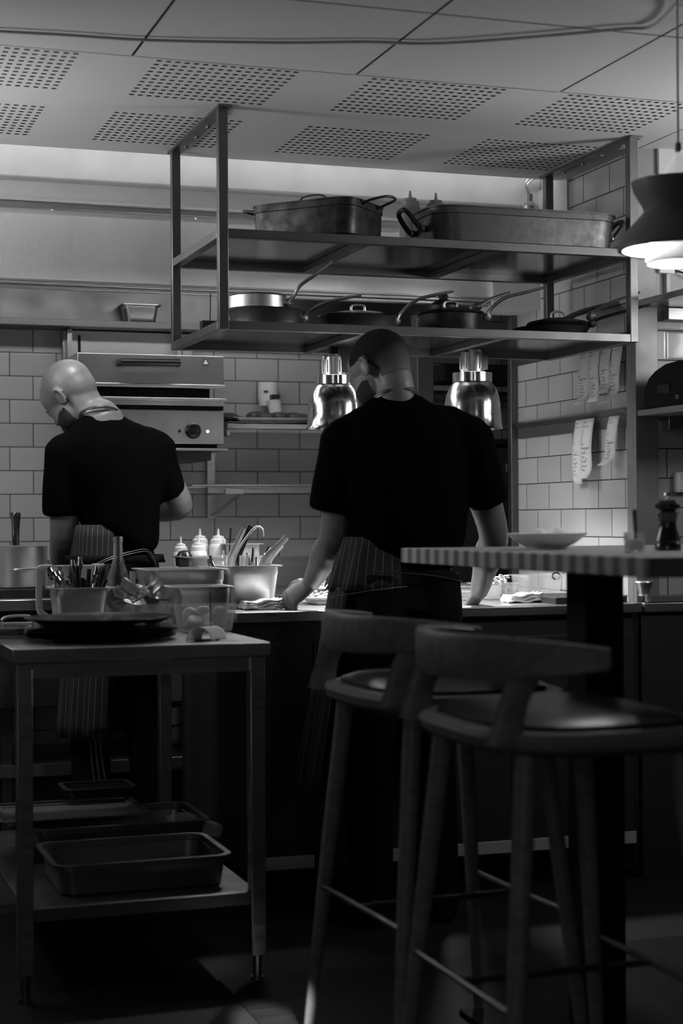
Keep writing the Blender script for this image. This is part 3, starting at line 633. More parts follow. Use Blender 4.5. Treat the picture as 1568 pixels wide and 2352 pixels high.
def ticket(px0, px1, py0, py1, curl, n, which):
    a, c = at(px0, py0, X=2.775), at(px1, py0, X=2.775); zb = at((px0+px1)/2, py1, X=2.765).z
    y0, y1, zt = a.y, c.y, a.z; sk = (at(px0, py1, X=2.765).y-a.y)*0
    g = []
    for i in range(13):
        s = i/12; out = .004+.012*math.sin(s*PI)+curl*max(0, s-.72)**2*9; dz = zt+(zb-zt)*s+curl*max(0, s-.85)*.8
        dy = n*.05*s*s
        g.append([V((2.778-out, y0+(y1-y0)*k/3+dy, dz)) for k in range(4)])
    t = thing('order_ticket', which, 'ticket', (2.775, (y0+y1)/2, zt), 0, 'order tickets on the side wall')
    solid(sheet_mesh(g).build('ticket_paper', 'paper', t), .0006)
    wd = abs(y0-y1)
    # printed lines follow the paper; pen strokes over them
    body = TXT[n_i[0] % 3]; ls = (zt-zb)*.86/(body.count('\n')+1); sz = min(ls/1.15, wd/9.8)
    mx = Matrix(((0, 0, -1, 2.7635), (-1, 0, 0, max(y0, y1)-wd*.10), (0, 1, 0, zt-.015), (0, 0, 0, 1)))
    me = text_mesh('print', body, sz, 'ink', t, mx, .0001, space_line=ls/sz)
    for v in me.data.vertices:
        s = min(1, max(0, (zt-v.co.z)/(zt-zb))); out = .004+.012*math.sin(s*PI)+curl*max(0, s-.72)**2*9
        v.co.x = 2.778-out-.0012; v.co.y += n*.05*s*s
    b = MB()
    for k in range(2):
        s = .52+.16*k+.02*random.random(); out = .006+.012*math.sin(s*PI); z = zt+(zb-zt)*s; ym = (y0+y1)/2+n*.05*s*s
        b.tube([(2.7765-out, ym+.010, z-.004), (2.7765-out, ym-.010, z+.006)], .0006, 5)
    b.build('pen_stroke', 'ink', t); n_i[0] += 1
n_i = [0]
for args in ((1333, 1358, 808, 932, .05, .0, 'leftmost ticket on the upper rail'), (1356, 1380, 803, 925, .03, -.25, 'second ticket from the left on the upper rail'),
             (1382, 1406, 797, 905, .04, -.2, 'third ticket from the left on the upper rail'), (1408, 1432, 790, 930, .07, .7, 'rightmost ticket on the upper rail, curling at the bottom'),
             (1322, 1342, 966, 1112, .0, .4, 'leftmost ticket on the lower rail, the longest one'), (1340, 1365, 963, 1102, .04, .1, 'middle ticket on the lower rail with many pen marks'),
             (1399, 1423, 957, 1072, .05, .6, 'ticket hanging alone at the right end of lower rail')):
    ticket(*args[:6], 'white printed order ticket, '+args[6])

# ---------------------------------------------------------------- right-hand wall: shelves, toaster, sockets
def side_shelf(name, label, py, y0=4.35):
    z = at(1474, py, Y=5.07).z
    t = thing(name, label, 'shelf', (3.2, 4.9, z))
    MB().box(2.78, 4.4, y0, 5.072, z-.022, z).build('shelf_board', 'steel', t, bevel=.002)
    MB().box(2.89, 4.3, 5.05, 5.099, z-.065, z-.023).build('shelf_bracket', 'oven', t, bevel=.002)
    b = MB()
    for x in (2.96, 3.02): b.lathe([(.007, 0), (.007, .005)], seg=12, mx=Matrix.Translation((x, 5.05, z-.045)) @ MR)
    b.build('screw', 'black', t)
    return z
zt1 = side_shelf('upper_side_shelf', 'upper steel shelf on the right wall behind the pendant lamp', 690, 4.55)
zt2 = side_shelf('lower_side_shelf', 'lower steel shelf on the right wall under the black toaster', 942, 4.55)
p = at(1530, 890, Y=4.75)
t = thing('toaster', 'black rounded toaster on the lower right wall shelf', 'toaster', (p.x, 4.85, zt2))
x0 = at(1478, 890, Y=4.75).x
prof = [(0, 0), (0, .045), (.012, .075), (.035, .098), (.07, .115), (.12, .128), (.20, .132), (.30, .125), (.32, .09), (.32, 0)]
x0 = 2.785; k_ = 1.12; rg = []
for x, f_ in ((x0, .93), (x0+.015, 1), (x0+.33, 1), (x0+.345, .93)):
    rg.append([V((x, 5.05-.17*k_-(a-.17)*k_*f_, zt2+b_*k_*f_)) for a, b_ in prof])
MB().loft(rg).build('toaster_body', 'matblack', t, bevel=.002)
MB().box(x0-.004, x0+.02, 4.86, 4.94, zt2+.045, zt2+.075).build('toaster_window', 'black', t, bevel=.002)
MB().box(x0-.005, x0+.02, 4.80, 4.82, zt2+.02, zt2+.035).build('switch', 'rack', t, bevel=.002)
p = at(1522, 622, Y=5.09); t = thing('wall_socket', 'small white socket box below the pendant lamp', 'socket', (p.x, 5.09, p.z))
MB().box(p.x-.03, p.x+.03, 5.06, 5.1, p.z-.012, p.z+.012).build('socket_box', 'china', t, bevel=.003)
MB().tube([p+V((.03, -.02, 0)), p+V((.06, -.02, -.005)), p+V((.12, -.02, -.03))], .003, 6, sub=4).build('cable', 'black', t)
p = at(1562, 1108, Y=5.09); t = thing('wall_switch', 'white wall switch above the pepper mill at the right edge', 'switch', (p.x, 5.09, p.z))
MB().box(p.x-.025, p.x+.05, 5.06, 5.1, p.z-.035, p.z+.035).build('switch_plate', 'china', t, bevel=.006)
MB().box(p.x-.022, p.x-.003, 5.055, 5.062, p.z-.026, p.z+.026).build('rocker', 'china', t, bevel=.002)

# ---------------------------------------------------------------- things on the island
def place(px, Y, z): p = at(px, 1300, Y=Y); return (p.x, Y, z)
def wid(pxw, Y, px): a = at(px-pxw/2, 1300, Y=Y); b_ = at(px+pxw/2, 1300, Y=Y); return abs(a.x-b_.x)
hh = at(564, 1298, Y=5.32).z-IZ
gn_pan('utensil_pan', 'deep steel pan full of utensils on the island’s left end', 'container', place(566, 5.32, IZ), wid(120, 5.32, 565), .165, hh, r=.025, taper=.86)
gn_pan('wide_steel_pan', 'wide steel pan behind the deep utensil pan on the island', 'container', place(505, 5.66, IZ), .27, .2, at(505, 1277, Y=5.66).z-IZ, r=.03)
p = at(560, 1250, Y=5.8)
gn_pan('dark_steel_container', 'dark steel container behind the utensils on the island', 'container', (p.x, 5.855, IZ), .13, .12, at(560, 1248, Y=5.8).z-IZ, m='oven', r=.02)
g2 = 'squeeze bottles behind the steel pans'
for px, pyt, r_, Y, lab in ((415, 1232, .028, 5.86, 'leftmost and smallest squeeze bottle beside the bald cook'), (459, 1214, .033, 5.90, 'rear squeeze bottle between its two neighbours on the island'),
                      (501, 1214, .033, 5.86, 'rightmost squeeze bottle on the island behind the utensil pans'), (456, 1230, .030, 5.80, 'front middle squeeze bottle on the island')):
    p = at(px, pyt, Y=Y); zb = IZ if Y <= 5.9 else IZ
    bottle('squeeze_bottle', 'milky '+lab, (p.x, Y, IZ), r_, p.z-IZ, g2)
p = at(380, 1290, Y=6.5); tag(MB().lathe([(.045, 0), (.05, .11), (.047, .11), (.043, .004)], (p.x, 6.5, .93)).build('plastic_tub', 'clear'), 'clear plastic tub on the range behind the bald cook’s hip', 'tub')
p = at(438, 1298, Y=5.75); tag(MB().lathe([(.03, 0), (.032, .03), (.02, .05), (.006, .055)], (p.x-.03, 5.72, at(430, 1300, Y=5.72).z), 20).build('small_black_lid', 'black'), 'small round black lid leaning by the leftmost squeeze bottle', 'bowl')  # small dark round object, taken for a loose lid

def stick(name, label, cat, m, pts, r, group=None, seg=8, sub=0):
    o = MB().tube(pts, r, seg, sub=sub, ref=(0, 1, .01)).build(name, m); return tag(o, label, cat, group)
Yp = 5.32
inn = lambda px, dz=.06: at(px, 1300, Y=Yp)+V((0, 0, -dz))
g3 = 'utensils in the deep steel pan'
stick('perforated_tongs', 'flat perforated steel tongs leaning left in the utensil pan', 'tongs', 'pan', [inn(515), at(525, 1285, Y=Yp), at(560, 1213, Y=Yp)], [(.012, .003), (.010, .003), (.007, .003)], g3)
stick('black_handled_knife', 'knife with a thick black handle standing in the utensil pan', 'knife', 'black', [inn(536), at(545, 1280, Y=Yp+.03), at(574, 1208, Y=Yp+.03)], [(.012, .004), (.012, .008), (.012, .009)], g3)
stick('hooked_ladle', 'long ladle with a bent hook end arching over the utensil pan', 'ladle', 'pan', [inn(528), at(542, 1275, Y=Yp-.03), at(572, 1226, Y=Yp-.03), at(590, 1210, Y=Yp-.03), at(602, 1215, Y=Yp-.03), at(604, 1232, Y=Yp-.03)], .0038, g3, sub=4)
stick('steel_spatula', 'steel spatula leaning right in the utensil pan', 'spatula', 'pan', [inn(595), at(612, 1285, Y=Yp-.02), at(628, 1265, Y=Yp-.02), at(658, 1233, Y=Yp-.02)], [(.022, .003), (.020, .003), (.012, .003), (.010, .003)], g3)
stick('bent_tongs', 'folded steel tongs with bright top in the right of utensil pan', 'tongs', 'chrome', [inn(598), at(608, 1290, Y=Yp), at(622, 1258, Y=Yp)], [(.010, .004), (.013, .006), (.012, .005)], g3)
stick('thin_steel_rod', 'slim steel skewer leaning at far right in the utensil pan', 'skewer', 'pan', [inn(606), at(618, 1292, Y=Yp+.02), at(650, 1254, Y=Yp+.02)], .003, g3)
for i, (px, py, dx) in enumerate(((512, 1263, 6), (553, 1275, 0), (566, 1270, 2), (582, 1258, -4), (590, 1280, 0), (482, 1276, 8), (478, 1285, 5), (573, 1281, 1))):
    o = stick('spoon', 'bright spoon handle poking out of the utensil pan', 'spoon', 'chrome', [inn(px+dx+6 if px < 500 else px+dx, .03), at(px, py, Y=Yp-.04+.012*i)], [(.007, .003), (.005, .0025)], 'spoons in the deep steel pan')
p = at(528, 1210, Y=5.8)
stick('dark_rod', 'thin dark rod standing behind the tongs', 'rod', 'black', [at(527, 1270, Y=5.8), at(530, 1213, Y=5.8)], .004)
# towel, board, plate with salad
def folded_cloth(name, label, c, w, l, layers, m='towel', rz=0):
    t_ = thing(name, label, 'cloth', c, rz)
    for k in range(layers):
        g = []
        for i in range(9):
            g.append([V(((i/8-.5)*w*(1-.05*k), (j/8-.5)*l*(1-.06*k), .004+k*.008+.004*math.sin(i*1.3+k)*(i > 0)+.003*math.sin(j*1.7)+.010*(i/8)**2*(k+1)/layers)) for j in range(9)])
        solid(sheet_mesh(g).build('fold', m, t_, local=True), .007)
    return t_
folded_cloth('folded_towel', 'crumpled white towel in front of the deep utensil pan', place(600, 5.18, IZ+.002), .13, .10, 3)
tag(MB().box(1.72, 2.03, 5.36, 5.66, IZ+.001, IZ+.012).build('white_board', 'paper', bevel=.004), 'white chopping board behind the standing cook’s left hand', 'board')
p = at(735, 1396, Z=IZ+.012); pc = V((at(735, 1390, Y=5.42).x, 5.42, IZ+.0125))
t = thing('dinner_plate', 'plate of dressed salad on the pass beside the cook’s left hand', 'plate', pc)
MB().lathe([(.05, 0), (.055, .004), (.085, .012), (.087, .014), (.084, .015), (.05, .006)], pc, 40).build('plate_body', 'china', t)
b = MB(); random.seed(3)
for k in range(70):
    a = random.random()*2*PI; r_ = random.random()**.6*.055; z = .012+.045*(1-(r_/.06)**2)*random.random()
    b.blob(pc+V((r_*math.cos(a), r_*math.sin(a), z)), (.006+.007*random.random(), .006+.005*random.random(), .003+.004*random.random()), 8, None)
for k in range(14):
    a = random.random()*2*PI; q = pc+V((.02*math.cos(a), .02*math.sin(a), .045)); b.tube([q, q+V((.014*math.cos(a), .01*math.sin(a), .012+.01*random.random()))], .0015, 5)
tag(b.build('salad', 'food'), 'heap of chopped dressed salad on the dinner plate', 'salad', kind='stuff')
# right of the cook
def clear_tub(name, label, px, Y, w, l, h, m='clear', zz=IZ):
    return gn_pan(name, label, 'container', place(px, Y, zz), w, l, h, m=m, r=.018, taper=.88)
clear_tub('clear_tub', 'clear plastic tub of herbs on the island right of the cook', 1134, 5.45, .12, .16, .06)
tag(MB().box(2.26, 2.34, 5.40, 5.54, IZ, IZ+.035).build('herb_punnet', 'clear', bevel=.004), 'low clear punnet behind the tub of herbs', 'punnet')
clear_tub('glass_dish', 'wide clear lidded container behind the folded cloth', 1232, 5.50, .15, .14, .085)
p = at(1134, 1325, Y=5.45)
b = MB(); random.seed(5)
for k in range(60):
    b.blob((p.x-.045+.09*random.random(), 5.40+.10*random.random(), IZ+.052+.035*random.random()), (.007, .006, .005), 8)
tag(b.build('chopped_herbs', 'food'), 'chopped herbs heaped in the clear tub', 'herbs', kind='stuff')
folded_cloth('folded_cloth', 'white folded cloth on the island edge right of the cook', place(1200, 5.22, IZ+.002), .13, .09, 3)
x0, x1 = at(1258, 1385, Y=5.12).x, 2.75
tag(MB().box(x0, x1-.02, 5.06, 5.38, IZ+.001, IZ+.022).build('chopping_board', 'board', bevel=.002), 'black chopping board on the island by the folded cloth', 'board')
tag(MB().box(2.80, 3.5, 5.025, 5.07, IZ+.001, IZ+.022).build('chopping_board', 'boardtop', bevel=.002), 'pale-topped chopping board beyond the black table column', 'board')
tag(MB().box(2.16, 2.50, 5.62, 5.90, IZ+.002, IZ+.045).build('steel_tray', 'steel', bevel=.006), 'long steel tray at the back of the island, right side', 'tray')
t = thing('scissors', 'scissors with round black finger loops seen under the bar table', 'scissors', at(1295, 1330, Y=5.5))
for px in (1277, 1313):
    c = at(px, 1323, Y=5.50); MB().tube([c+V((.016*math.cos(a), 0, .012*math.sin(a))) for a in [2*PI*k/16 for k in range(16)]], .003, 8, closed=True).build('finger_loop', 'black', t)
MB().tube([at(1295, 1318, Y=5.5), at(1292, 1300, Y=5.5)], .004, 8).build('blade', 'pan', t)
p = at(1478, 1340, Y=5.04)
tag(MB().lathe([(.02, 0), (.018, .01), (.032, .045), (.03, .05)], (p.x, 5.04, IZ+.023), 24).build('steel_cup', 'pan'), 'small steel cup on the pale-topped chopping board', 'cup')

# ---------------------------------------------------------------- things on the work table
# stack of black plates
pc = at(233, 1478, Z=TZ); ctr = V((at(233, 1450, Y=4.52).x, 4.53, TZ))
R0 = .205
g4 = 'black plates stacked on the steel work table'
proto = None
for k in range(5):
    if proto is None:
        o = MB().lathe([(R0*.55, 0), (R0*.6, .002), (R0*.97, .008), (R0, .0095), (R0*.97, .0115), (R0*.58, .005)], seg=64).build('dinner_plate', 'plate'); proto = o
        tag(o, '', 'plate', g4)
    else:
        o = proto.copy(); col.objects.link(o)
    o['label'] = 'black dinner plate in the stack on the work table, '+('at the very bottom', 'second from the bottom', 'third from the bottom', 'fourth from the bottom', 'directly under the wide dish')[k]
    o.location = ctr+V((.003*math.sin(k*2), .003*math.cos(k*3), .0062*k+.0005))
tag(MB().lathe([(R0*.80, 0), (R0*.81, .003), (R0*.79, .008), (R0*.82, .012), (R0*.99, .027), (R0*.985, .029), (R0*.78, .018), (R0*.5, .015)], ctr+V((-.003, 0, .0335)), 64).build('serving_dish', 'plate'), 'wide black serving dish with flared rim on top of the plate stack', 'dish')
# cutlery pan
Y1 = 4.93
cw = wid(118, Y1, 180)
cp = gn_pan('cutlery_pan', 'steel pan packed with upright cutlery on the work table', 'container', place(180, Y1, TZ), cw, .15, at(180, 1350, Y=Y1-.07).z-TZ, r=.022, taper=.86)
zr = at(180, 1350, Y=Y1-.07).z
random.seed(11)
for k in range(26):
    px = 124+k*4.4+random.uniform(-3, 3); Y = Y1-.05+.10*random.random(); py = 1348-random.uniform(14, 48)-(26 if 8 < k < 15 and random.random() < .5 else 0)
    lean = (k-13)*.9
    top = at(px+lean, py, Y=Y); bot = at(180+(px-180)*.75, 1352, Y=Y)+V((0, 0, -.05))
    bl = k > 11 and random.random() < .6
    if bl: o = MB().tube([bot, bot.lerp(top, .6), top], [(.004, .003), (.0065, .004), (.0065, .004)], 8, ref=(0, 1, .01)).build('table_knife', 'black'); tag(o, 'black-handled table knife standing in the cutlery pan', 'knife', 'black knives in the cutlery pan')
    else:
        o = MB().tube([bot, bot.lerp(top, .55), bot.lerp(top, .8), top], [(.004, .002), (.004, .002), (.010, .003), (.006, .003)], 10, ref=(0, 1, .01), sub=3).build('table_fork', 'chrome'); tag(o, 'bright steel fork or spoon standing upright in the cutlery pan', 'cutlery', 'bright cutlery in the pan')
# plastic jug
Yj = 5.12; a = at(90, 1300, Y=Yj); c = at(232, 1300, Y=Yj); zt_ = a.z
jx = (at(112, 1300, Y=Yj).x+at(225, 1300, Y=Yj).x)/2; jr = (at(225, 1300, Y=Yj).x-at(112, 1300, Y=Yj).x)/2
t = thing('plastic_jug', 'milky plastic measuring jug behind the cutlery pan', 'jug', (jx, Yj, TZ))
MB().lathe([(jr*.8, 0), (jr*.82, .004), (jr, zt_-TZ), (jr*1.03, zt_-TZ), (jr*.97, zt_-TZ-.002), (jr*.78, .006)], (jx, Yj, TZ), 36).build('jug_body', 'plastic', t)
MB().tube([(jx-jr*.9, Yj, zt_-.006), (jx-jr-.045*.6, Yj, zt_-.008), (a.x, Yj, zt_-.03), (a.x, Yj, zt_-.13), (a.x+.02, Yj, zt_-.155), (jx-jr*.82, Yj, zt_-.19)], [(.010, .008)]*6, 10, ref=(0, 1, 0), sub=5).build('jug_handle', 'plastic', t)
MB().tube([(jx+jr*.8, Yj, zt_-.004), (jx+jr+.012, Yj, zt_), (jx+jr+.02, Yj, zt_+.001)], [(.02, .01), (.012, .005), (.004, .003)], 10, ref=(0, 0, 1)).build('spout', 'plastic', t)
# glass bottle
Yb = 5.15; b0 = at(272, 1400, Y=Yb); bt = at(272, 1232, Y=Yb)
k = (bt.z-TZ)/.30
tag(MB().lathe([(.038, 0), (.040, .006), (.040, .13*k), (.036, .16*k), (.022, .20*k), (.0155, .225*k), (.0135, .28*k), (.0155, .282*k), (.0155, .297*k), (.0125, .30*k), (.011, .297*k), (.011, .23*k), (.018, .20*k), (.034, .155*k), (.037, .12*k), (.036, .008)], (b0.x, Yb, TZ), 36).build('glass_bottle', 'glass'), 'clear empty glass bottle with long neck on the work table', 'bottle')
# packet tray
Yt = 4.93; tw = wid(135, Yt, 315)
clear_tub('sachet_tray', 'clear plastic tray heaped with sachets beside the cutlery pan', 316, Yt, tw, .15, at(315, 1388, Y=Yt-.07).z-TZ, zz=TZ)
random.seed(21)
for k in range(11):
    px, py = ((262, 1370), (282, 1362), (300, 1350), (318, 1365), (335, 1358), (352, 1352), (345, 1372), (365, 1368), (300, 1378), (325, 1380), (272, 1382))[k]
    c = at(px, py, Y=Yt-.04+.01*k); mx = Matrix.Translation(c) @ Matrix.Rotation(random.uniform(-.9, .9), 4, 'Y') @ Matrix.Rotation(random.uniform(-1.0, -.2), 4, 'X') @ Matrix.Rotation(random.uniform(-.4, .4), 4, 'Z')
    g = [[V(((i/4-.5)*.062, (j/4-.5)*.0012*0, (j/4-.5)*.045)) + V((0, .005*math.sin(i/4*PI)*math.sin(j/4*PI), 0)) for i in range(5)] for j in range(5)]
    b = sheet_mesh(g); b.v = [mx @ v for v in b.v]
    tag(solid(b.build('sachet', 'sachet'), .0015), 'small foil sachet in the clear tray on the work table', 'sachet', 'sachets in the clear tray')
# black cutlery behind
for i, (px, py) in enumerate(((314, 1328), (338, 1325), (345, 1332))):
    p = at(px, py, Y=5.28); tag(MB().tube([p+V((0, 0, -.11)), p+V((.01, 0, 0))], [(.008, .005), (.010, .006)], 10, ref=(0, 1, 0.01)).build('knife_handle', 'black'), 'black utensil handle standing behind the glass bottle', 'utensil', 'black handles behind the bottle')
p = at(305, 1312, Y=5.28); tag(MB().tube([p+V((-.0, 0, -.13)), p], [(.007, .003), (.011, .004)], 10, ref=(0, 1, .01)).build('steel_spatula', 'pan'), 'steel utensil standing right of the glass bottle', 'utensil')
# steel pans on the right of the table
gn_pan('large_steel_pan', 'large steel pan at the back right of the work table', 'container', place(412, 5.20, TZ), wid(170, 5.2, 412), .24, at(412, 1307, Y=5.12).z-TZ, r=.03)
gn_pan('medium_steel_pan', 'medium steel pan behind the clear box of citrus', 'container', place(452, 4.94, TZ), wid(128, 4.94, 450), .15, at(452, 1347, Y=4.88).z-TZ, r=.025)
Yc = 4.70
gn_pan('citrus_box', 'clear plastic box of citrus slices at the front of the work table', 'container', place(469, Yc, TZ), wid(126, Yc, 469), .13, at(469, 1391, Y=Yc-.06).z-TZ, m='clear', r=.02, taper=.88)
random.seed(4)
for k in range(12):
    c = V(place(428+80*random.random(), Yc-.035+.07*random.random(), TZ+.018+.05*random.random()))
    mx = Matrix.Translation(c) @ Matrix.Rotation(random.uniform(0, 3), 4, 'X') @ Matrix.Rotation(random.uniform(0, 3), 4, 'Z')
    tag(MB().lathe([(.001, -.006), (.018, -.004), (.021, 0), (.018, .005), (.001, .007)], seg=20, mx=mx).build('citrus_slice', 'lemon'), 'pale citrus slice inside the clear box on the work table', 'citrus', 'citrus slices in the clear box')
# spike with receipt
p = at(484, 1470, Y=4.36); zt_ = at(483, 1356, Y=4.36).z
t = thing('receipt_spike', 'black receipt spike at the front edge of the work table', 'spike', (p.x, 4.36, TZ))
MB().tube([(p.x, 4.36, TZ+.004), (p.x-.001, 4.36, zt_)], .0016, 6).build('spike_needle', 'black', t)
MB().box(p.x-.045, p.x+.02, 4.345, 4.375, TZ, TZ+.004).build('spike_base', 'black', t)
g = [[V((p.x-.030+.055*0+.034*math.cos(a)+(.055*j/6)-.012, 4.33+.06*j/6*0+.045*(j/6), TZ+.002+.036*math.sin(a))) for j in range(7)] for a in [PI*k/14 for k in range(15)]]
tag(solid(sheet_mesh(g).build('receipt', 'paper'), .0006), 'curled white receipt stuck on the receipt spike', 'receipt')
# glass dish with handles, far left
p = at(20, 1460, Y=4.75)
t = thing('handled_tray', 'dark tray with raised wire handle at the left end of the work table', 'tray', (p.x, 4.75, TZ))
MB().loft(pan_rings(.17, .22, .03, .03)).build('tray_body', 'steel', t, local=True)
MB().tube([(-.03, -.1, .03), (-.025, -.1, .058), (.045, -.1, .060), (.055, -.1, .034), (.075, -.1, .03)], .003, 8, sub=4).build('wire_handle', 'pan', t, local=True)
tag(MB().box(p.x-.1, p.x+.075, 4.42, 4.60, TZ, TZ+.012).build('clear_flat_lid', 'clear', bevel=.003), 'flat clear lid lying before the handled tray', 'tray')  # loose clear lid, built as a plain flat slab

# lower shelf of the work table
zl = .238
a, c = at(112, 1992, Y=4.36), at(530, 1955, Y=4.36)
o = gn_pan('hotel_pan', 'large empty steel gastronorm pan on the table’s lower shelf', 'container', ((a.x+c.x)/2+.01, 4.53, zl), c.x-a.x-.03, .33, a.z-zl, m='rack', r=.04, taper=.96)
gn_pan('oven_tray', 'dark steel tray behind the large pan on the lower shelf', 'tray', (.95, 4.98, zl), .50, .32, .10, m='rack', r=.03)
t = gn_pan('baking_tray', 'shallow baking tray lying across pans on the lower shelf', 'tray', (.82, 5.02, zl+.101), .42, .30, .02, m='rack', r=.02)
p = at(425, 1888, Y=4.95)
tag(MB().tube([(p.x-.06, 4.95, p.z), (p.x, 4.95, p.z), (p.x+.09, 4.88, p.z-.02)], [(.02, .022), (.03, .03), (.02, .02)], 16, sub=3).build('plastic_bag', 'clear'), 'dull plastic bag lying on trays of the lower shelf', 'bag')  # plastic bag, shaped as a short bent tube
p = at(230, 1850, Y=5.25)
gn_pan('black_tray', 'small dark tray on the stack at the back of lower shelf', 'tray', (.95, 5.25, zl+.122), .2, .14, .03, m='iron', r=.02)

grp = lambda g: [o for o in col.objects if o.get('group') == g]
order_labels(grp('roast joints in the wall shelf tray'), 'dark roasted joint in the tray on the wall shelf, %s')
order_labels(grp('sachets in the clear tray'), 'small foil sachet in the clear tray on the work table, %s')
order_labels(grp('bright cutlery in the pan'), 'bright steel fork or spoon upright in the cutlery pan, %s')
order_labels(grp('black knives in the cutlery pan'), 'black-handled table knife standing in the cutlery pan, %s')
order_labels(grp('spoons in the deep steel pan'), 'bright spoon handle poking out of the deep utensil pan, %s')
order_labels(grp('citrus slices in the clear box'), 'pale citrus slice inside the clear box, %s')
order_labels(grp('black handles behind the bottle'), 'black utensil handle standing behind the glass bottle, %s')

# ---------------------------------------------------------------- bar table with things on it
BZ = 1.145; BX0, BY0, BY1 = 1.589, 2.86, 4.213
bt_ = thing('bar_table', 'high bar table with butcher-block top on a black column', 'table', (2.1, 3.53, 0))
MB().box(BX0, BX0+.95, BY0, BY1, BZ-.04, BZ).build('tabletop', 'tabletop', bt_, bevel=.003)
p0 = at(1323, 1600, Y=3.55).x
MB().box(p0, p0+.10, 3.50, 3.60, .015, BZ-.04).build('column', 'matblack', bt_, bevel=.002)
MB().box(p0-.2, p0+.3, 3.3, 3.8, .0045, .018).build('base_plate', 'matblack', bt_, bevel=.002)
pc = V((at(1255, 1250, Y=3.75).x, 3.75, BZ)); k = .098
MB_ = MB().lathe([(k*.5, 0), (k*.52, .006), (k*.75, .018), (k, .037), (k*1.02, .040), (k*.98, .041), (k*.72, .022), (k*.4, .012)], pc, 48)
tag(MB_.build('shallow_bowl', 'china'), 'white shallow bowl on the bar table', 'bowl')
for px, s in ((1235, 'left'), (1285, 'right')):
    c = at(px, 1228, Y=3.75); tag(MB().blob((c.x, 3.75, BZ+.042-.006), (.021, .021, .018), 20).build('egg', 'egg'), 'pale egg in the white bowl, the %s one' % s, 'egg', 'eggs in the bowl')
c = V((at(1457, 1250, Y=3.25).x, 3.25, BZ))
tag(MB().lathe([(.021, 0), (.022, .003), (.024, .045), (.0225, .045), (.020, .006)], c, 28).build('small_glass', 'glass'), 'small glass with a spoon in it on the bar table', 'glass')
tag(MB().lathe([(.019, 0), (.020, .022), (.001, .0225)], c+V((0, 0, .0065)), 24).build('pale_sauce', 'china'), 'pale sauce inside the small glass', 'sauce')
tag(MB().tube([c+V((.003, 0, .03)), c+V((0, 0, .095))], [(.004, .003), (.006, .004)], 10).build('teaspoon', 'rack'), 'spoon standing upright in the small glass', 'spoon')
c = V((at(1533, 1250, Y=3.45).x, 3.45, BZ)); k = (at(1533, 1132, Y=3.45).z-BZ)/.118
t = thing('pepper_mill', 'dark turned wooden pepper mill on the bar table', 'pepper mill', c)
MB().lathe([(r_*k, z*k) for r_, z in ((.026, 0), (.027, .004), (.026, .012), (.024, .016), (.0265, .02), (.0245, .026), (.019, .045), (.017, .056), (.021, .070), (.0235, .078), (.022, .082))], c, 36).build('mill_body', 'mill', t)
MB().lathe([(r_*k, z*k) for r_, z in ((.020, .082), (.0255, .086), (.026, .094), (.020, .103), (.008, .106))], c, 36).build('mill_head', 'mill', t)
MB().lathe([(r_*k, z*k) for r_, z in ((.005, .105), (.005, .111), (.0065, .113), (.0055, .118), (.001, .119))], c, 16).build('mill_nut', 'chrome', t)

# ---------------------------------------------------------------- bar stools
def make_stool():
    t = thing('bar_stool', '', 'bar stool', (0, 0, 0), 0, 'wooden bar stools at the bar table'); z = .852
    def dring(sx, sy, zz, xo=0):
        o = []
        for k in range(48):
            a = 2*PI*k/48; e = .62 if math.cos(a) < 0 else .42
            ca, sa = math.cos(a), math.sin(a)
            o.append(V((xo+sx*math.copysign(abs(ca)**e, ca), sy*math.copysign(abs(sa)**(.62), sa), zz)))
        return o
    MB().loft([dring(.205, .255, z-.048), dring(.225, .275, z-.035), dring(.23, .28, z-.018), dring(.225, .275, z-.006), dring(.195, .245, z-.004)]).build('seat_rim', 'wood', t, local=True)
    MB().loft([dring(.19, .24, z-.01), dring(.195, .245, z+.004), dring(.17, .22, z+.014), dring(.10, .14, z+.016)]).build('seat_cushion', 'seat', t, local=True)
    for sx in (-1, 1):
        for sy in (-1, 1):
            MB().tube([(sx*.15, sy*.19, z-.03), (sx*.185, sy*.225, z-.4), (sx*.225, sy*.265, .006)], [.021, .018, .012], 16).build('leg', 'wood', t, local=True)
    zf = .36; f = .19
    for a_, b_ in (((-.2, -.238), (-.2, .238)), ((.2, -.238), (.2, .238)), ((-.2, 0), (.2, 0))):
        MB().tube([(a_[0], a_[1], zf), (b_[0], b_[1], zf)], .007, 10).build('footrest', 'rack', t, local=True)
    for sy in (-1, 1):
        MB().tube([(-.205, sy*.215, z-.03), (-.185, sy*.215, z+.05), (-.150, sy*.205, z+.105)], [(.012, .034), (.011, .027), (.010, .025)], 12, ref=(1, 0, 0), sub=4).build('back_post', 'wood', t, local=True)
    rings = []
    for k in range(25):
        u = -1+2*k/24; y = .305*math.sin(u*1.35)/math.sin(1.35); x = -.245+.20*(1-math.cos(u*1.35))/(1-math.cos(1.35))
        h = .041*(1-.55*abs(u)**2.5); zc = z+.120+.006*abs(u); nx, ny = math.cos(u*1.2), -math.sin(u*1.2)
        th = .013
        rings.append([V((x+nx*th*cx, y+ny*th*cx, zc+h*cz)) for cx, cz in ((-1, -.8), (-1, .8), (-.6, 1), (.6, 1), (1, .8), (1, -.8), (.6, -1), (-.6, -1))])
    MB().loft(rings).build('back_rail', 'wood', t, local=True)
    return t
st = make_stool(); st.location = (1.40, 2.88, 0); st['label'] = 'wooden bar stool nearest the camera with curved back rail'
st2 = copy_at(st, (1.42, 3.52, 0), math.radians(3), 'wooden bar stool behind the nearest one, beside the work table')
st3 = copy_at(st, (2.36, 2.98, 0), math.radians(176), 'wooden bar stool at the right edge, only its rail end showing')
st3.location = (2.62, 3.3, 0)

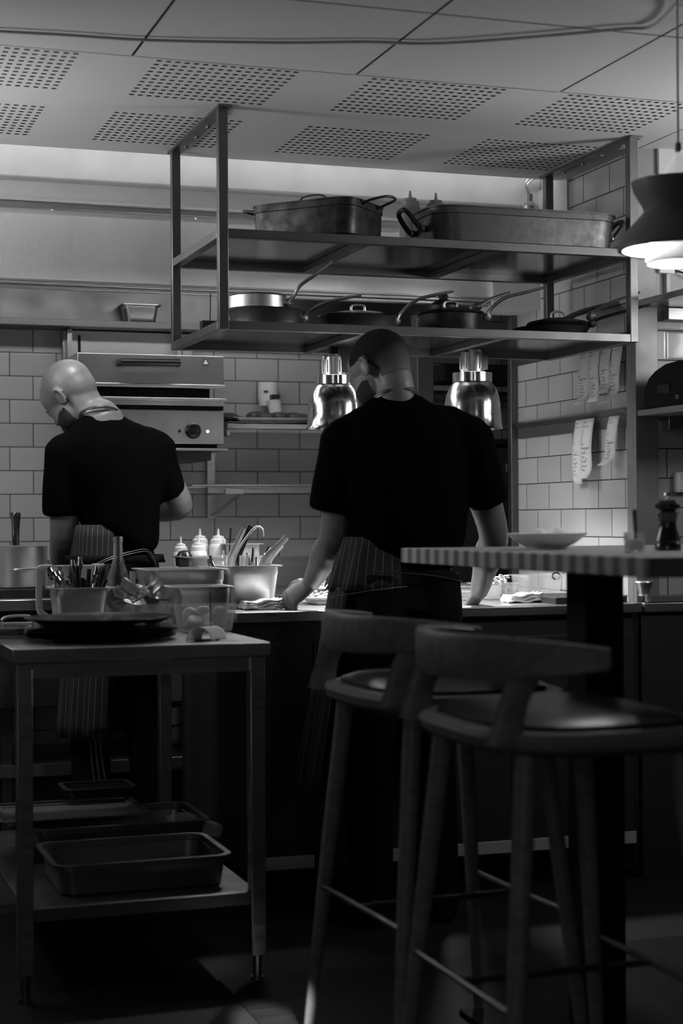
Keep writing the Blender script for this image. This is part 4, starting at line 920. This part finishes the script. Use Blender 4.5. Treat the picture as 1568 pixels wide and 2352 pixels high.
# ---------------------------------------------------------------- pendant lamp
LX, LY = at(1558, 500, Y=3.55).x, 3.55
pl = thing('pendant_lamp', 'layered grey pendant lamp hanging over the bar table', 'pendant lamp', (LX, LY, 1.9))
def lz(py): return at(1558, py, Y=LY).z
def lr(hw): return hw*at(1558, 500, Y=LY).dot(V((cF.x, cF.y, 0)))/FPX
def lam(name, m, prof, inner):
    pr = [(lr(a), lz(y)) for a, y in prof]
    pr2 = [(max(r-.003, .001), z-.002) for r, z in reversed(pr)]
    MB().lathe(pr+pr2, (LX, LY, 0), 56, caps=(False, False)).build(name, m, pl)
lam('top_cap', 'capglow', [(8, 352), (18, 370), (34, 395), (42, 412)], None)
lam('upper_shade', 'lamp', [(60, 412), (108, 418), (102, 440), (82, 474), (78, 486)], None)
lam('outer_shade', 'lamp', [(78, 484), (96, 505), (118, 528), (135, 552), (141, 566), (139, 574)], None)
lam('shade_lining', 'lampin', [(58, 492), (86, 508), (107, 529), (125, 553), (132, 566), (131, 572)], None)
lam('inner_shade', 'lampin', [(60, 500), (66, 545), (70, 575), (76, 596), (74, 604)], None)
MB().lathe([(lr(5), lz(350)), (lr(8), lz(345)), (lr(7), lz(330)), (lr(2), lz(326))], (LX, LY, 0), 20).build('cable_grip', 'lamp', pl)
MB().tube([(LX, LY, lz(330)), (LX, LY, CZ-.008)], .0028, 8).build('cord', 'cord', pl)
MB().blob((LX, LY, lz(540)), .03, 20).build('bulb', 'glow', pl)
l = bpy.data.lights.new('pendant_light', 'POINT'); l.energy = 2.0; l.shadow_soft_size = .035
lo = bpy.data.objects.new('lamp_light', l); col.objects.link(lo); lo.parent = pl; lo.location = (0, 0, lz(592)-1.9)
l = bpy.data.lights.new('lining_fill', 'POINT'); l.energy = 2.2; l.shadow_soft_size = .012  # second light added between the shades to brighten the lining
lo = bpy.data.objects.new('lining_fill_light', l); col.objects.link(lo); lo.parent = pl; lo.location = (-lr(84), lr(34), lz(540)-1.9)
hk = at(1546, 12, Z=CZ-.01)
b = MB().lathe([(.012, -.002), (.012, .004)], (LX, LY, CZ-.006), 16).tube([(LX, LY, CZ-.004), (LX, LY, CZ-.03), (LX+.012, LY, CZ-.03), (LX+.012, LY, CZ-.016)], .002, 8, sub=3)
tag(b.build('ceiling_hook', 'china'), 'small white ceiling hook holding the pendant cord', 'hook')
cz = CZ-.012
pts = [V((LX, LY, cz-.01))]+[at(x, y, Z=cz) for x, y in ((1530, 32), (1490, 62), (1430, 66), (1300, 78), (1130, 92), (980, 100), (840, 96), (640, 98), (340, 92), (150, 80), (0, 72), (-120, 66))]
tag(MB().tube(pts, .0042, 8, sub=4).build('ceiling_cable', 'cord'), 'pale cable running across the ceiling from the lamp hook', 'cable')

# ---------------------------------------------------------------- people
def head_parts(mx, s=1.0):
    b = MB()
    def e(c, r, sg=24): b.blob(V(c)*s, tuple(q*s for q in r), sg, mx)
    e((0, -.012, .035), (.079, .099, .090)); e((0, .03, .03), (.070, .072, .075)); e((0, -.045, .01), (.066, .062, .075)); e((0, .045, -.02), (.062, .055, .070))
    e((0, .05, -.075), (.050, .050, .045)); e((0, .082, -.100), (.024, .022, .020)); e((0, .102, -.028), (.012, .018, .016)); e((0, .098, -.008), (.010, .010, .028))
    e((0, .088, .012), (.052, .012, .010)); e((0, .095, -.066), (.024, .010, .006)); e((0, .093, -.076), (.020, .010, .006))
    e((.050, .03, -.05), (.022, .045, .045)); e((-.050, .03, -.05), (.022, .045, .045))
    for sx in (-1, 1): e((sx*.030, .088, -.004), (.014, .010, .008))
    return b
def hring(b, rows, seg=36, Y=0, mm=1):
    rings = []
    for px, py, hw, ry, y in rows:
        c = at(px, py, Y=y); rings.append([c+V((hw*math.cos(2*PI*k/seg), ry*math.sin(2*PI*k/seg), 0)) for k in range(seg)])
    b.loft(rings)
def ear(b, mx, sx, s=1.0):
    pts = []
    for k in range(11):
        a = math.radians(-100+250*k/10); pts.append(V((sx*(.084+.006*math.sin(k/10*PI)), -.012-.017*math.cos(a)*1.0, -.002+.030*math.sin(a)))*s)
    b.tube([mx @ p for p in pts], [.004*s]+[.0055*s]*9+[.005*s], 8)
    b.blob(V((sx*.080, -.008, -.006))*s, (.008*s, .017*s, .028*s), 14, mx)
def frame(o, f, u):
    f = V(f).normalized(); r = f.cross(V(u)).normalized(); u = r.cross(f)
    return Matrix(((r.x, f.x, u.x, o[0]), (r.y, f.y, u.y, o[1]), (r.z, f.z, u.z, o[2]), (0, 0, 0, 1)))
def hand(b, wrist, d, n, side, curl):
    """d: towards fingers, n: back of the hand, side: towards the thumb"""
    d = V(d).normalized(); n = (V(n)-d*V(n).dot(d)).normalized(); sd = d.cross(n).normalized()*side
    w_ = V(wrist)
    b.tube([w_-d*.02, w_+d*.02, w_+d*.055, w_+d*.092], [(.026, .019), (.034, .019), (.041, .016), (.038, .013)], 16, ref=tuple(n))
    for i, (off, ln) in enumerate(((.030, .072), (.010, .080), (-.010, .074), (-.030, .058))):
        p = w_+d*(.086-.004*abs(i-1))+sd*off; dd = d.copy(); pts = [p]; c = curl*(1+.08*i)
        for sg_, m_ in ((.45, 1), (.32, 1.1), (.23, .8)):
            dd = (dd*math.cos(c*m_)-n*math.sin(c*m_)).normalized(); n2 = (n-dd*n.dot(dd))
            p = p+dd*ln*sg_; pts.append(p); nn = n
        b.tube(pts, [.0095, .009, .0082, .0068], 10); b.blob(pts[0], .0105, 10)
    p = w_+d*.025+sd*.030; pts = [p, p+(d*.7+sd*.6-n*.3).normalized()*.034, p+(d*.85+sd*.5-n*.3).normalized()*.034+(d*.95-n*.35).normalized()*.028, p+(d*.9+sd*.35-n*.35).normalized()*.085]
    b.tube(pts, [.014, .012, .010, .008], 10)

def apron_sheet(c0, c1, rx, ry, a0, a1, flare, n=40, m_=10, face=0, drop=0):
    """partial skirt round the hips; angles in degrees, 90 = the way the wearer faces"""
    g = []
    for i in range(m_+1):
        s = i/m_; c = V(c0).lerp(V(c1), s); row = []
        for k in range(n+1):
            a = math.radians(a0+(a1-a0)*k/n); f = 1+flare*s+.05*s*math.sin(k*.9+2*s)
            x, y = rx*f*math.cos(a), ry*f*math.sin(a)
            row.append(V((c.x+x*math.cos(face)-y*math.sin(face), c.y+x*math.sin(face)+y*math.cos(face), c.z+drop*s*math.cos(a))))
        g.append(row)
    return g

# ---- the cook on the right, standing at the pass with his back to us
B = lambda px, py, Y: at(px, py, Y=Y)
Yb = 4.78
pb = B(925, 1300, Yb)
man = thing('person', 'cook in black t-shirt leaning over the pass, cropped dark hair, back turned', 'person', (pb.x, Yb, 0))
body = MB()
HB = B(872, 852, 4.80)
view = (HB-CAM).normalized()
mh = frame(HB, (-.42, .76, -.42), (-.12, .30, 1))
SB = 1.0
body.v, body.f = [], []
hp_ = head_parts(mh, SB); body.v += hp_.v; body.f += hp_.f
ear(body, mh, -1, SB); ear(body, mh, 1, SB)
nk = B(905, 945, 4.76); ch = B(925, 1080, 4.76); pv = B(925, 1330, 4.77)
body.tube([mh @ V((0, -.035, -.02)), mh @ V((0, -.035, -.07)), nk, nk+V((0, .0, -.08))], [(.058, .062), (.058, .062), (.070, .066), (.13, .08)], 24, ref=(0, 1, 0), sub=3)
hring(body, [(908, 940, .055, .05, 4.77), (915, 975, .10, .07, 4.76), (925, 1010, .15, .09, 4.76), (930, 1080, .165, .10, 4.76), (930, 1200, .14, .095, 4.77), (920, 1300, .14, .095, 4.78), (920, 1360, .12, .08, 4.78)])
shl, shr = B(795, 1010, 4.80), B(1072, 1005, 4.74)
ell, wrl = B(768, 1232, 4.84), B(716, 1338, 5.08)
elr, wrr = B(1133, 1225, 4.84), B(1100, 1360, 5.12)
for s_, e_, w_ in ((shl, ell, wrl), (shr, elr, wrr)):
    body.tube([s_, s_.lerp(e_, .5), e_, e_.lerp(w_, .35), e_.lerp(w_, .75), w_], [.062, .054, .047, .048, .036, .029], 20, sub=4)
    body.blob(s_+V((0, 0, -.01)), .060, 20)
hand(body, wrl, B(652, 1374, 5.10)-B(704, 1336, 5.08), (-.45, -.55, .60), 1, .80)
hand(body, wrr, (-.15, .35, -.45), (.3, -.6, .5), -1, .5)
for sx, fx in ((-1, -.10), (1, .10)):
    hx = pv+V((sx*.09, 0, -.06)); kn = V((pv.x+sx*.10, 4.80, .50)); an = V((pv.x+sx*.11, 4.74, .10))
    body.tube([hx, hx.lerp(kn, .5), kn, kn.lerp(an, .4), an], [.088, .078, .058, .056, .038], 20, sub=3)
    body.tube([an+V((0, -.03, -.03)), an+V((0, .06, -.05)), an+V((0, .15, -.065))], [.036, .038, .022], 14)
body_b = body.build('body', 'skin', man, remesh=.005, smit=5)
# hair and beard: grown from the surface of the head itself
def patch(body_o, mx, sc_, cond, off, name, m, parent):
    inv = mx.inverted(); me = body_o.data; keep = []; idx = {}
    loc = [inv @ v.co / sc_ for v in me.vertices]
    for f in me.polygons:
        if all(cond(loc[i]) for i in f.vertices): keep.append(tuple(f.vertices))
    b_ = MB(); vs = []
    for f in keep:
        for i in f:
            if i not in idx: idx[i] = len(vs); vs.append(me.vertices[i].co+me.vertices[i].normal*off)
    b_.add(vs, [tuple(idx[i] for i in f) for f in keep])
    o = b_.build(name, m, parent)
    md = o.modifiers.new('sm', 'SMOOTH'); md.factor = .5; md.iterations = 2
    return o
def is_hair(p):
    if p.length > .16 or abs(p.x) > .0815: return False
    lim = -.055 if p.y < -.045 else (-.055+(p.y+.045)/.030*.085 if p.y < -.015 else .030)
    return p.z > lim and not (p.y > .055 and p.z < .085)
def is_beard(p):
    if p.y < .004 or p.length > .16: return False
    if p.z < -.10 and p.y < .03: return False
    if abs(p.x) < .026 and p.z > -.088 and p.y > .085: return p.z > -.062 and p.z < -.050
    return -.140 < p.z < -.030-.5*max(0, p.y-.03) and abs(p.x) < .082
hm = mat('cropped_hair', .03, .85, bump=.5, bscale=500, spec=.15); nt_ = hm.node_tree
tc_ = nt_.nodes.new('ShaderNodeTexCoord'); dt_ = nt_.nodes.new('ShaderNodeVectorMath'); dt_.operation = 'DOT_PRODUCT'
ax_ = (mh.to_3x3() @ V((0, .45, 1))).normalized(); dt_.inputs[1].default_value = ax_
rm_ = nt_.nodes.new('ShaderNodeMapRange'); o_ = ax_.dot(mh.translation)
rm_.inputs[1].default_value = o_-.085; rm_.inputs[2].default_value = o_-.005; rm_.inputs[3].default_value = .125; rm_.inputs[4].default_value = .010
nt_.links.new(tc_.outputs['Object'], dt_.inputs[0]); nt_.links.new(dt_.outputs['Value'], rm_.inputs[0]); nt_.links.new(rm_.outputs[0], nt_.nodes['Principled BSDF'].inputs['Base Color'])
patch(body_b, mh, SB, is_hair, .0015, 'hair', hm, man)
patch(body_b, mh, SB, is_beard, .004, 'beard', 'beard', man)
# t-shirt
sh = MB()
hring(sh, [(909, 908, .074, .062, 4.765), (912, 917, .085, .068, 4.765), (918, 930, .115, .080, 4.765), (925, 950, .155, .095, 4.765), (930, 975, .188, .110, 4.765), (932, 1010, .205, .122, 4.76), (935, 1060, .208, .130, 4.76), (936, 1150, .198, .132, 4.765), (936, 1225, .184, .135, 4.77), (936, 1262, .168, .135, 4.775), (950, 1290, .140, .130, 4.78), (955, 1304, .110, .115, 4.78)])
for s_, e_, hx, hy, ht, rr in ((shl, ell, 758, 1176, .0, .066), (shr, elr, 1125, 1160, .0, .062)):
    h_ = B(hx, hy, s_.y+.02)
    sh.tube([s_+V((0, 0, .010)), s_.lerp(h_, .45), h_], [.078, .072, rr], 24, sub=4)
    sh.blob(s_, .074, 24)
sh.blob(B(838, 972, 4.78), (.075, .06, .05), 20); sh.blob(B(1022, 965, 4.76), (.075, .06, .05), 20); sh.blob(B(1055, 985, 4.76), .06, 20); sh.blob(B(812, 990, 4.79), .06, 20)
sh.build('t_shirt', 'cloth', man, remesh=.008, smit=16, disp=.007)
# neck strap of the apron
def ring_strap(name, c, rx, ry, tilt, m, parent, r=.0035, fx=0):
    mx = Matrix.Translation(c) @ Matrix.Rotation(fx, 4, 'Z') @ Matrix.Rotation(tilt, 4, 'X')
    MB().tube([mx @ V((rx*math.cos(a), ry*math.sin(a), 0)) for a in [2*PI*k/40 for k in range(40)]], [(r*.5, r)]*40, 8, closed=True).build(name, m, parent)
ring_strap('neck_strap', nk+V((.002, .004, .030)), .0745, .084, math.radians(-26), 'cabinet', man, .007)
ring_strap('strap_piping', nk+V((.002, .004, .022)), .076, .0855, math.radians(-26), 'rack', man, .0016)
tq = MB()
for sx in (-1, 1):
    hx = pv+V((sx*.085, 0, .02)); kn = V((pv.x+sx*.10, 4.80, .50)); an = V((pv.x+sx*.11, 4.76, .06))
    tq.tube([hx, hx+V((0, 0, -.12)), hx.lerp(kn, .6), kn, kn.lerp(an, .5), an], [(.09, .11), (.10, .115), (.092, .098), (.075, .078), (.068, .07), (.06, .065)], 24, ref=(0, 1, 0), sub=3)
tq.tube([B(925, 1285, 4.78), B(918, 1340, 4.78), B(915, 1400, 4.78)], [(.140, .100), (.160, .105), (.185, .12)], 30, ref=(0, 1, 0), sub=3)
tq.build('trousers', 'trouser', man, remesh=.008, smit=5, disp=.004)
for sx in (-1, 1):
    c = V((pv.x+sx*.11, 4.78, 0))
    MB().tube([c+V((0, -.09, .05)), c+V((0, 0, .05)), c+V((0, .10, .04)), c+V((0, .17, .03))], [(.034, .046), (.042, .048), (.046, .038), (.03, .022)], 18, ref=(0, 0, 1), sub=3).build('shoe', 'matblack', man)
c0 = B(905, 1262, 4.79); c0 = V((c0.x, 4.79, at(905, 1232, Y=4.79).z)); c1 = V((c0.x-.03, 4.86, at(800, 1800, Y=4.9).z))
g = apron_sheet(c0, V((c0.x, 4.79, c0.z-.16)), .166, .112, 10, 262, .26, 60, 6)
solid(sheet_mesh(g).build('apron', 'apron', man), .002)
g = apron_sheet(V((c0.x, 4.79, c0.z-.15)), c1, .205, .138, 10, 212, .30, 50, 16)
solid(sheet_mesh(g).build('apron_skirt', 'apron', man), .002)
MB().tube([B(866, 1314, 4.645), B(940, 1317, 4.63), B(1010, 1325, 4.64), B(1062, 1337, 4.70)], [(.002, .005)]*4, 8, ref=(0, 1, 0), sub=5).build('apron_string', 'rack', man)
MB().tube([B(757, 1372, 4.70), B(850, 1357, 4.64), B(935, 1347, 4.63)], [(.0015, .002)]*3, 8, ref=(0, 1, 0), sub=5).build('apron_string', 'rack', man)
ring_strap('bracelet', wrl+V((.008, -.03, .025)), .036, .034, math.radians(-50), 'black', man, .0035)

# ---- the bald cook on the left
Ya = 5.95
pa = B(268, 1300, Ya)
man2 = thing('person', 'bald bearded cook in black t-shirt with head bowed left, back turned', 'person', (pa.x, Ya, 0))
HA = B(163, 910, 6.0)
ma = frame(HA, (-.50, .62, -.62), (-.42, .15, 1))
bd = MB()
h2 = head_parts(ma, 1.05); bd.v += h2.v; bd.f += h2.f
ear(bd, ma, -1, 1.05); ear(bd, ma, 1, 1.05)
nk2 = B(238, 968, 5.92); ch2 = B(265, 1080, 5.92); pv2 = B(275, 1320, 5.93)
bd.tube([ma @ V((0, -.03, -.01)), B(205, 945, 5.96), nk2, nk2+V((.0, 0, -.07))], [(.066, .064), (.066, .066), (.074, .070), (.12, .08)], 24, ref=(0, 1, 0), sub=4)
hring(bd, [(240, 968, .06, .05, 5.92), (246, 995, .10, .07, 5.92), (252, 1030, .155, .09, 5.92), (262, 1100, .155, .095, 5.92), (272, 1180, .12, .09, 5.93), (278, 1300, .12, .09, 5.93), (278, 1350, .11, .08, 5.93)])
sl2, sr2 = B(150, 1035, 5.93), B(355, 1030, 5.93)
el2, wl2 = B(148, 1225, 5.97), B(150, 1345, 6.22)
er2, wr2 = B(414, 1160, 5.96), B(345, 1180, 6.22)
bd.tube([sl2, sl2.lerp(el2, .5), el2, el2.lerp(wl2, .35), el2.lerp(wl2, .75), wl2], [.06, .056, .052, .055, .044, .032], 20, sub=4)
bd.tube([sr2, sr2.lerp(er2, .6), er2, er2.lerp(wr2, .35), er2.lerp(wr2, .8), wr2], [.06, .05, .046, .05, .038, .030], 20, sub=4)
hand(bd, wl2, (.1, .3, -.4), (-.3, -.5, .6), 1, .5)
hand(bd, wr2, (-.6, .5, -.1), (0, -.3, 1), -1, .5)
for sx in (-1, 1):
    hx = pv2+V((sx*.09, 0, -.06)); kn = V((pv2.x+sx*.10, 5.96, .50)); an = V((pv2.x+sx*.11, 5.90, .10))
    bd.tube([hx, kn, an], [.085, .058, .038], 18, sub=3); bd.tube([an+V((0, -.03, -.03)), an+V((0, .06, -.05)), an+V((0, .15, -.065))], [.036, .038, .022], 14)
body_a = bd.build('body', 'skin', man2, remesh=.005, smit=5)
patch(body_a, ma, 1.05, is_beard, .004, 'beard', 'beard', man2)
s2 = MB()
hring(s2, [(236, 953, .072, .060, 5.925), (238, 961, .090, .068, 5.925), (244, 975, .125, .082, 5.925), (249, 995, .162, .098, 5.925), (254, 1025, .192, .112, 5.92), (258, 1065, .195, .120, 5.92), (266, 1120, .168, .125, 5.925), (273, 1165, .148, .125, 5.93), (277, 1205, .140, .125, 5.93), (292, 1232, .115, .125, 5.93), (308, 1254, .085, .120, 5.93), (312, 1268, .055, .11, 5.93)])
s2.tube([sl2+V((0, 0, .01)), B(143, 1100, 5.94), B(141, 1183, 5.95)], [.072, .068, .066], 24, sub=4); s2.blob(sl2+V((0, 0, -.006)), .070, 24)
s2.tube([sr2+V((0, 0, .01)), B(372, 1080, 5.94), B(400, 1142, 5.95)], [.072, .064, .056], 24, sub=4); s2.blob(sr2+V((0, 0, -.004)), .070, 24)
s2.blob(B(180, 1012, 5.93), (.07, .06, .05), 20); s2.blob(B(325, 1010, 5.93), (.08, .06, .05), 20)
s2.build('t_shirt', 'cloth', man2, remesh=.008, smit=16, disp=.008)
ring_strap('neck_strap', nk2+V((-.014, .010, .016)), .076, .080, math.radians(-24), 'cabinet', man2, .006)
ring_strap('strap_piping', nk2+V((-.014, .010, .009)), .0775, .0815, math.radians(-24), 'steel', man2, .0014)
t2 = MB()
for sx in (-1, 1):
    hx = pv2+V((sx*.085, 0, .0)); kn = V((pv2.x+sx*.10, 5.96, .50)); an = V((pv2.x+sx*.11, 5.92, .06))
    t2.tube([hx, hx.lerp(kn, .5), kn, kn.lerp(an, .5), an], [(.10, .11), (.095, .10), (.075, .078), (.068, .07), (.06, .065)], 24, ref=(0, 1, 0), sub=3)
t2.tube([B(276, 1240, 5.93), B(276, 1320, 5.93), B(276, 1380, 5.93)], [(.110, .085), (.150, .11), (.16, .12)], 30, ref=(0, 1, 0), sub=3)
tr2 = t2.build('trousers', 'trouser', man2, remesh=.008, smit=5, disp=.004)
for k in range(3):
    MB().tube([B(206+k*11, 1690, 5.85), B(212+k*12, 1760, 5.85), B(222+k*13, 1820, 5.85), B(236+k*8, 1850, 5.85)], [(.0035, .002)]*4, 8, ref=(0, 1, 0), sub=4).build('side_stripe', 'stripe', tr2)
for sx in (-1, 1):
    c = V((pv2.x+sx*.11, 5.94, 0))
    MB().tube([c+V((0, -.09, .05)), c+V((0, 0, .05)), c+V((0, .10, .04)), c+V((0, .17, .03))], [(.034, .046), (.042, .048), (.046, .038), (.03, .022)], 18, ref=(0, 0, 1), sub=3).build('shoe', 'matblack', man2)
c0 = V((B(262, 1230, 5.94).x, 5.94, at(262, 1205, Y=5.94).z)); c1 = V((c0.x-.035, 5.93, at(230, 1690, Y=5.9).z))
solid(sheet_mesh(apron_sheet(c0, c1, .148, .118, 30, 262, .16, 60, 16)).build('apron', 'apron', man2), .002)
g = apron_sheet(V((c0.x, 5.94, at(262, 1282, Y=5.94).z+.012)), V((c0.x, 5.94, at(262, 1282, Y=5.94).z-.016)), .176, .146, 150, 385, .0, 40, 2, drop=.0)
solid(sheet_mesh(g).build('waistband', 'trouser', man2), .003)
for dz in (-.016, .0):
    MB().tube([B(205, 1308+dz*300, 5.80), B(250, 1286+dz*300, 5.785), B(300, 1272+dz*300, 5.79), B(340, 1268+dz*300, 5.81), B(358, 1298+dz*200, 5.82)], [(.0015, .003)]*5, 8, ref=(0, 1, 0), sub=5).build('apron_string', 'rack', man2)
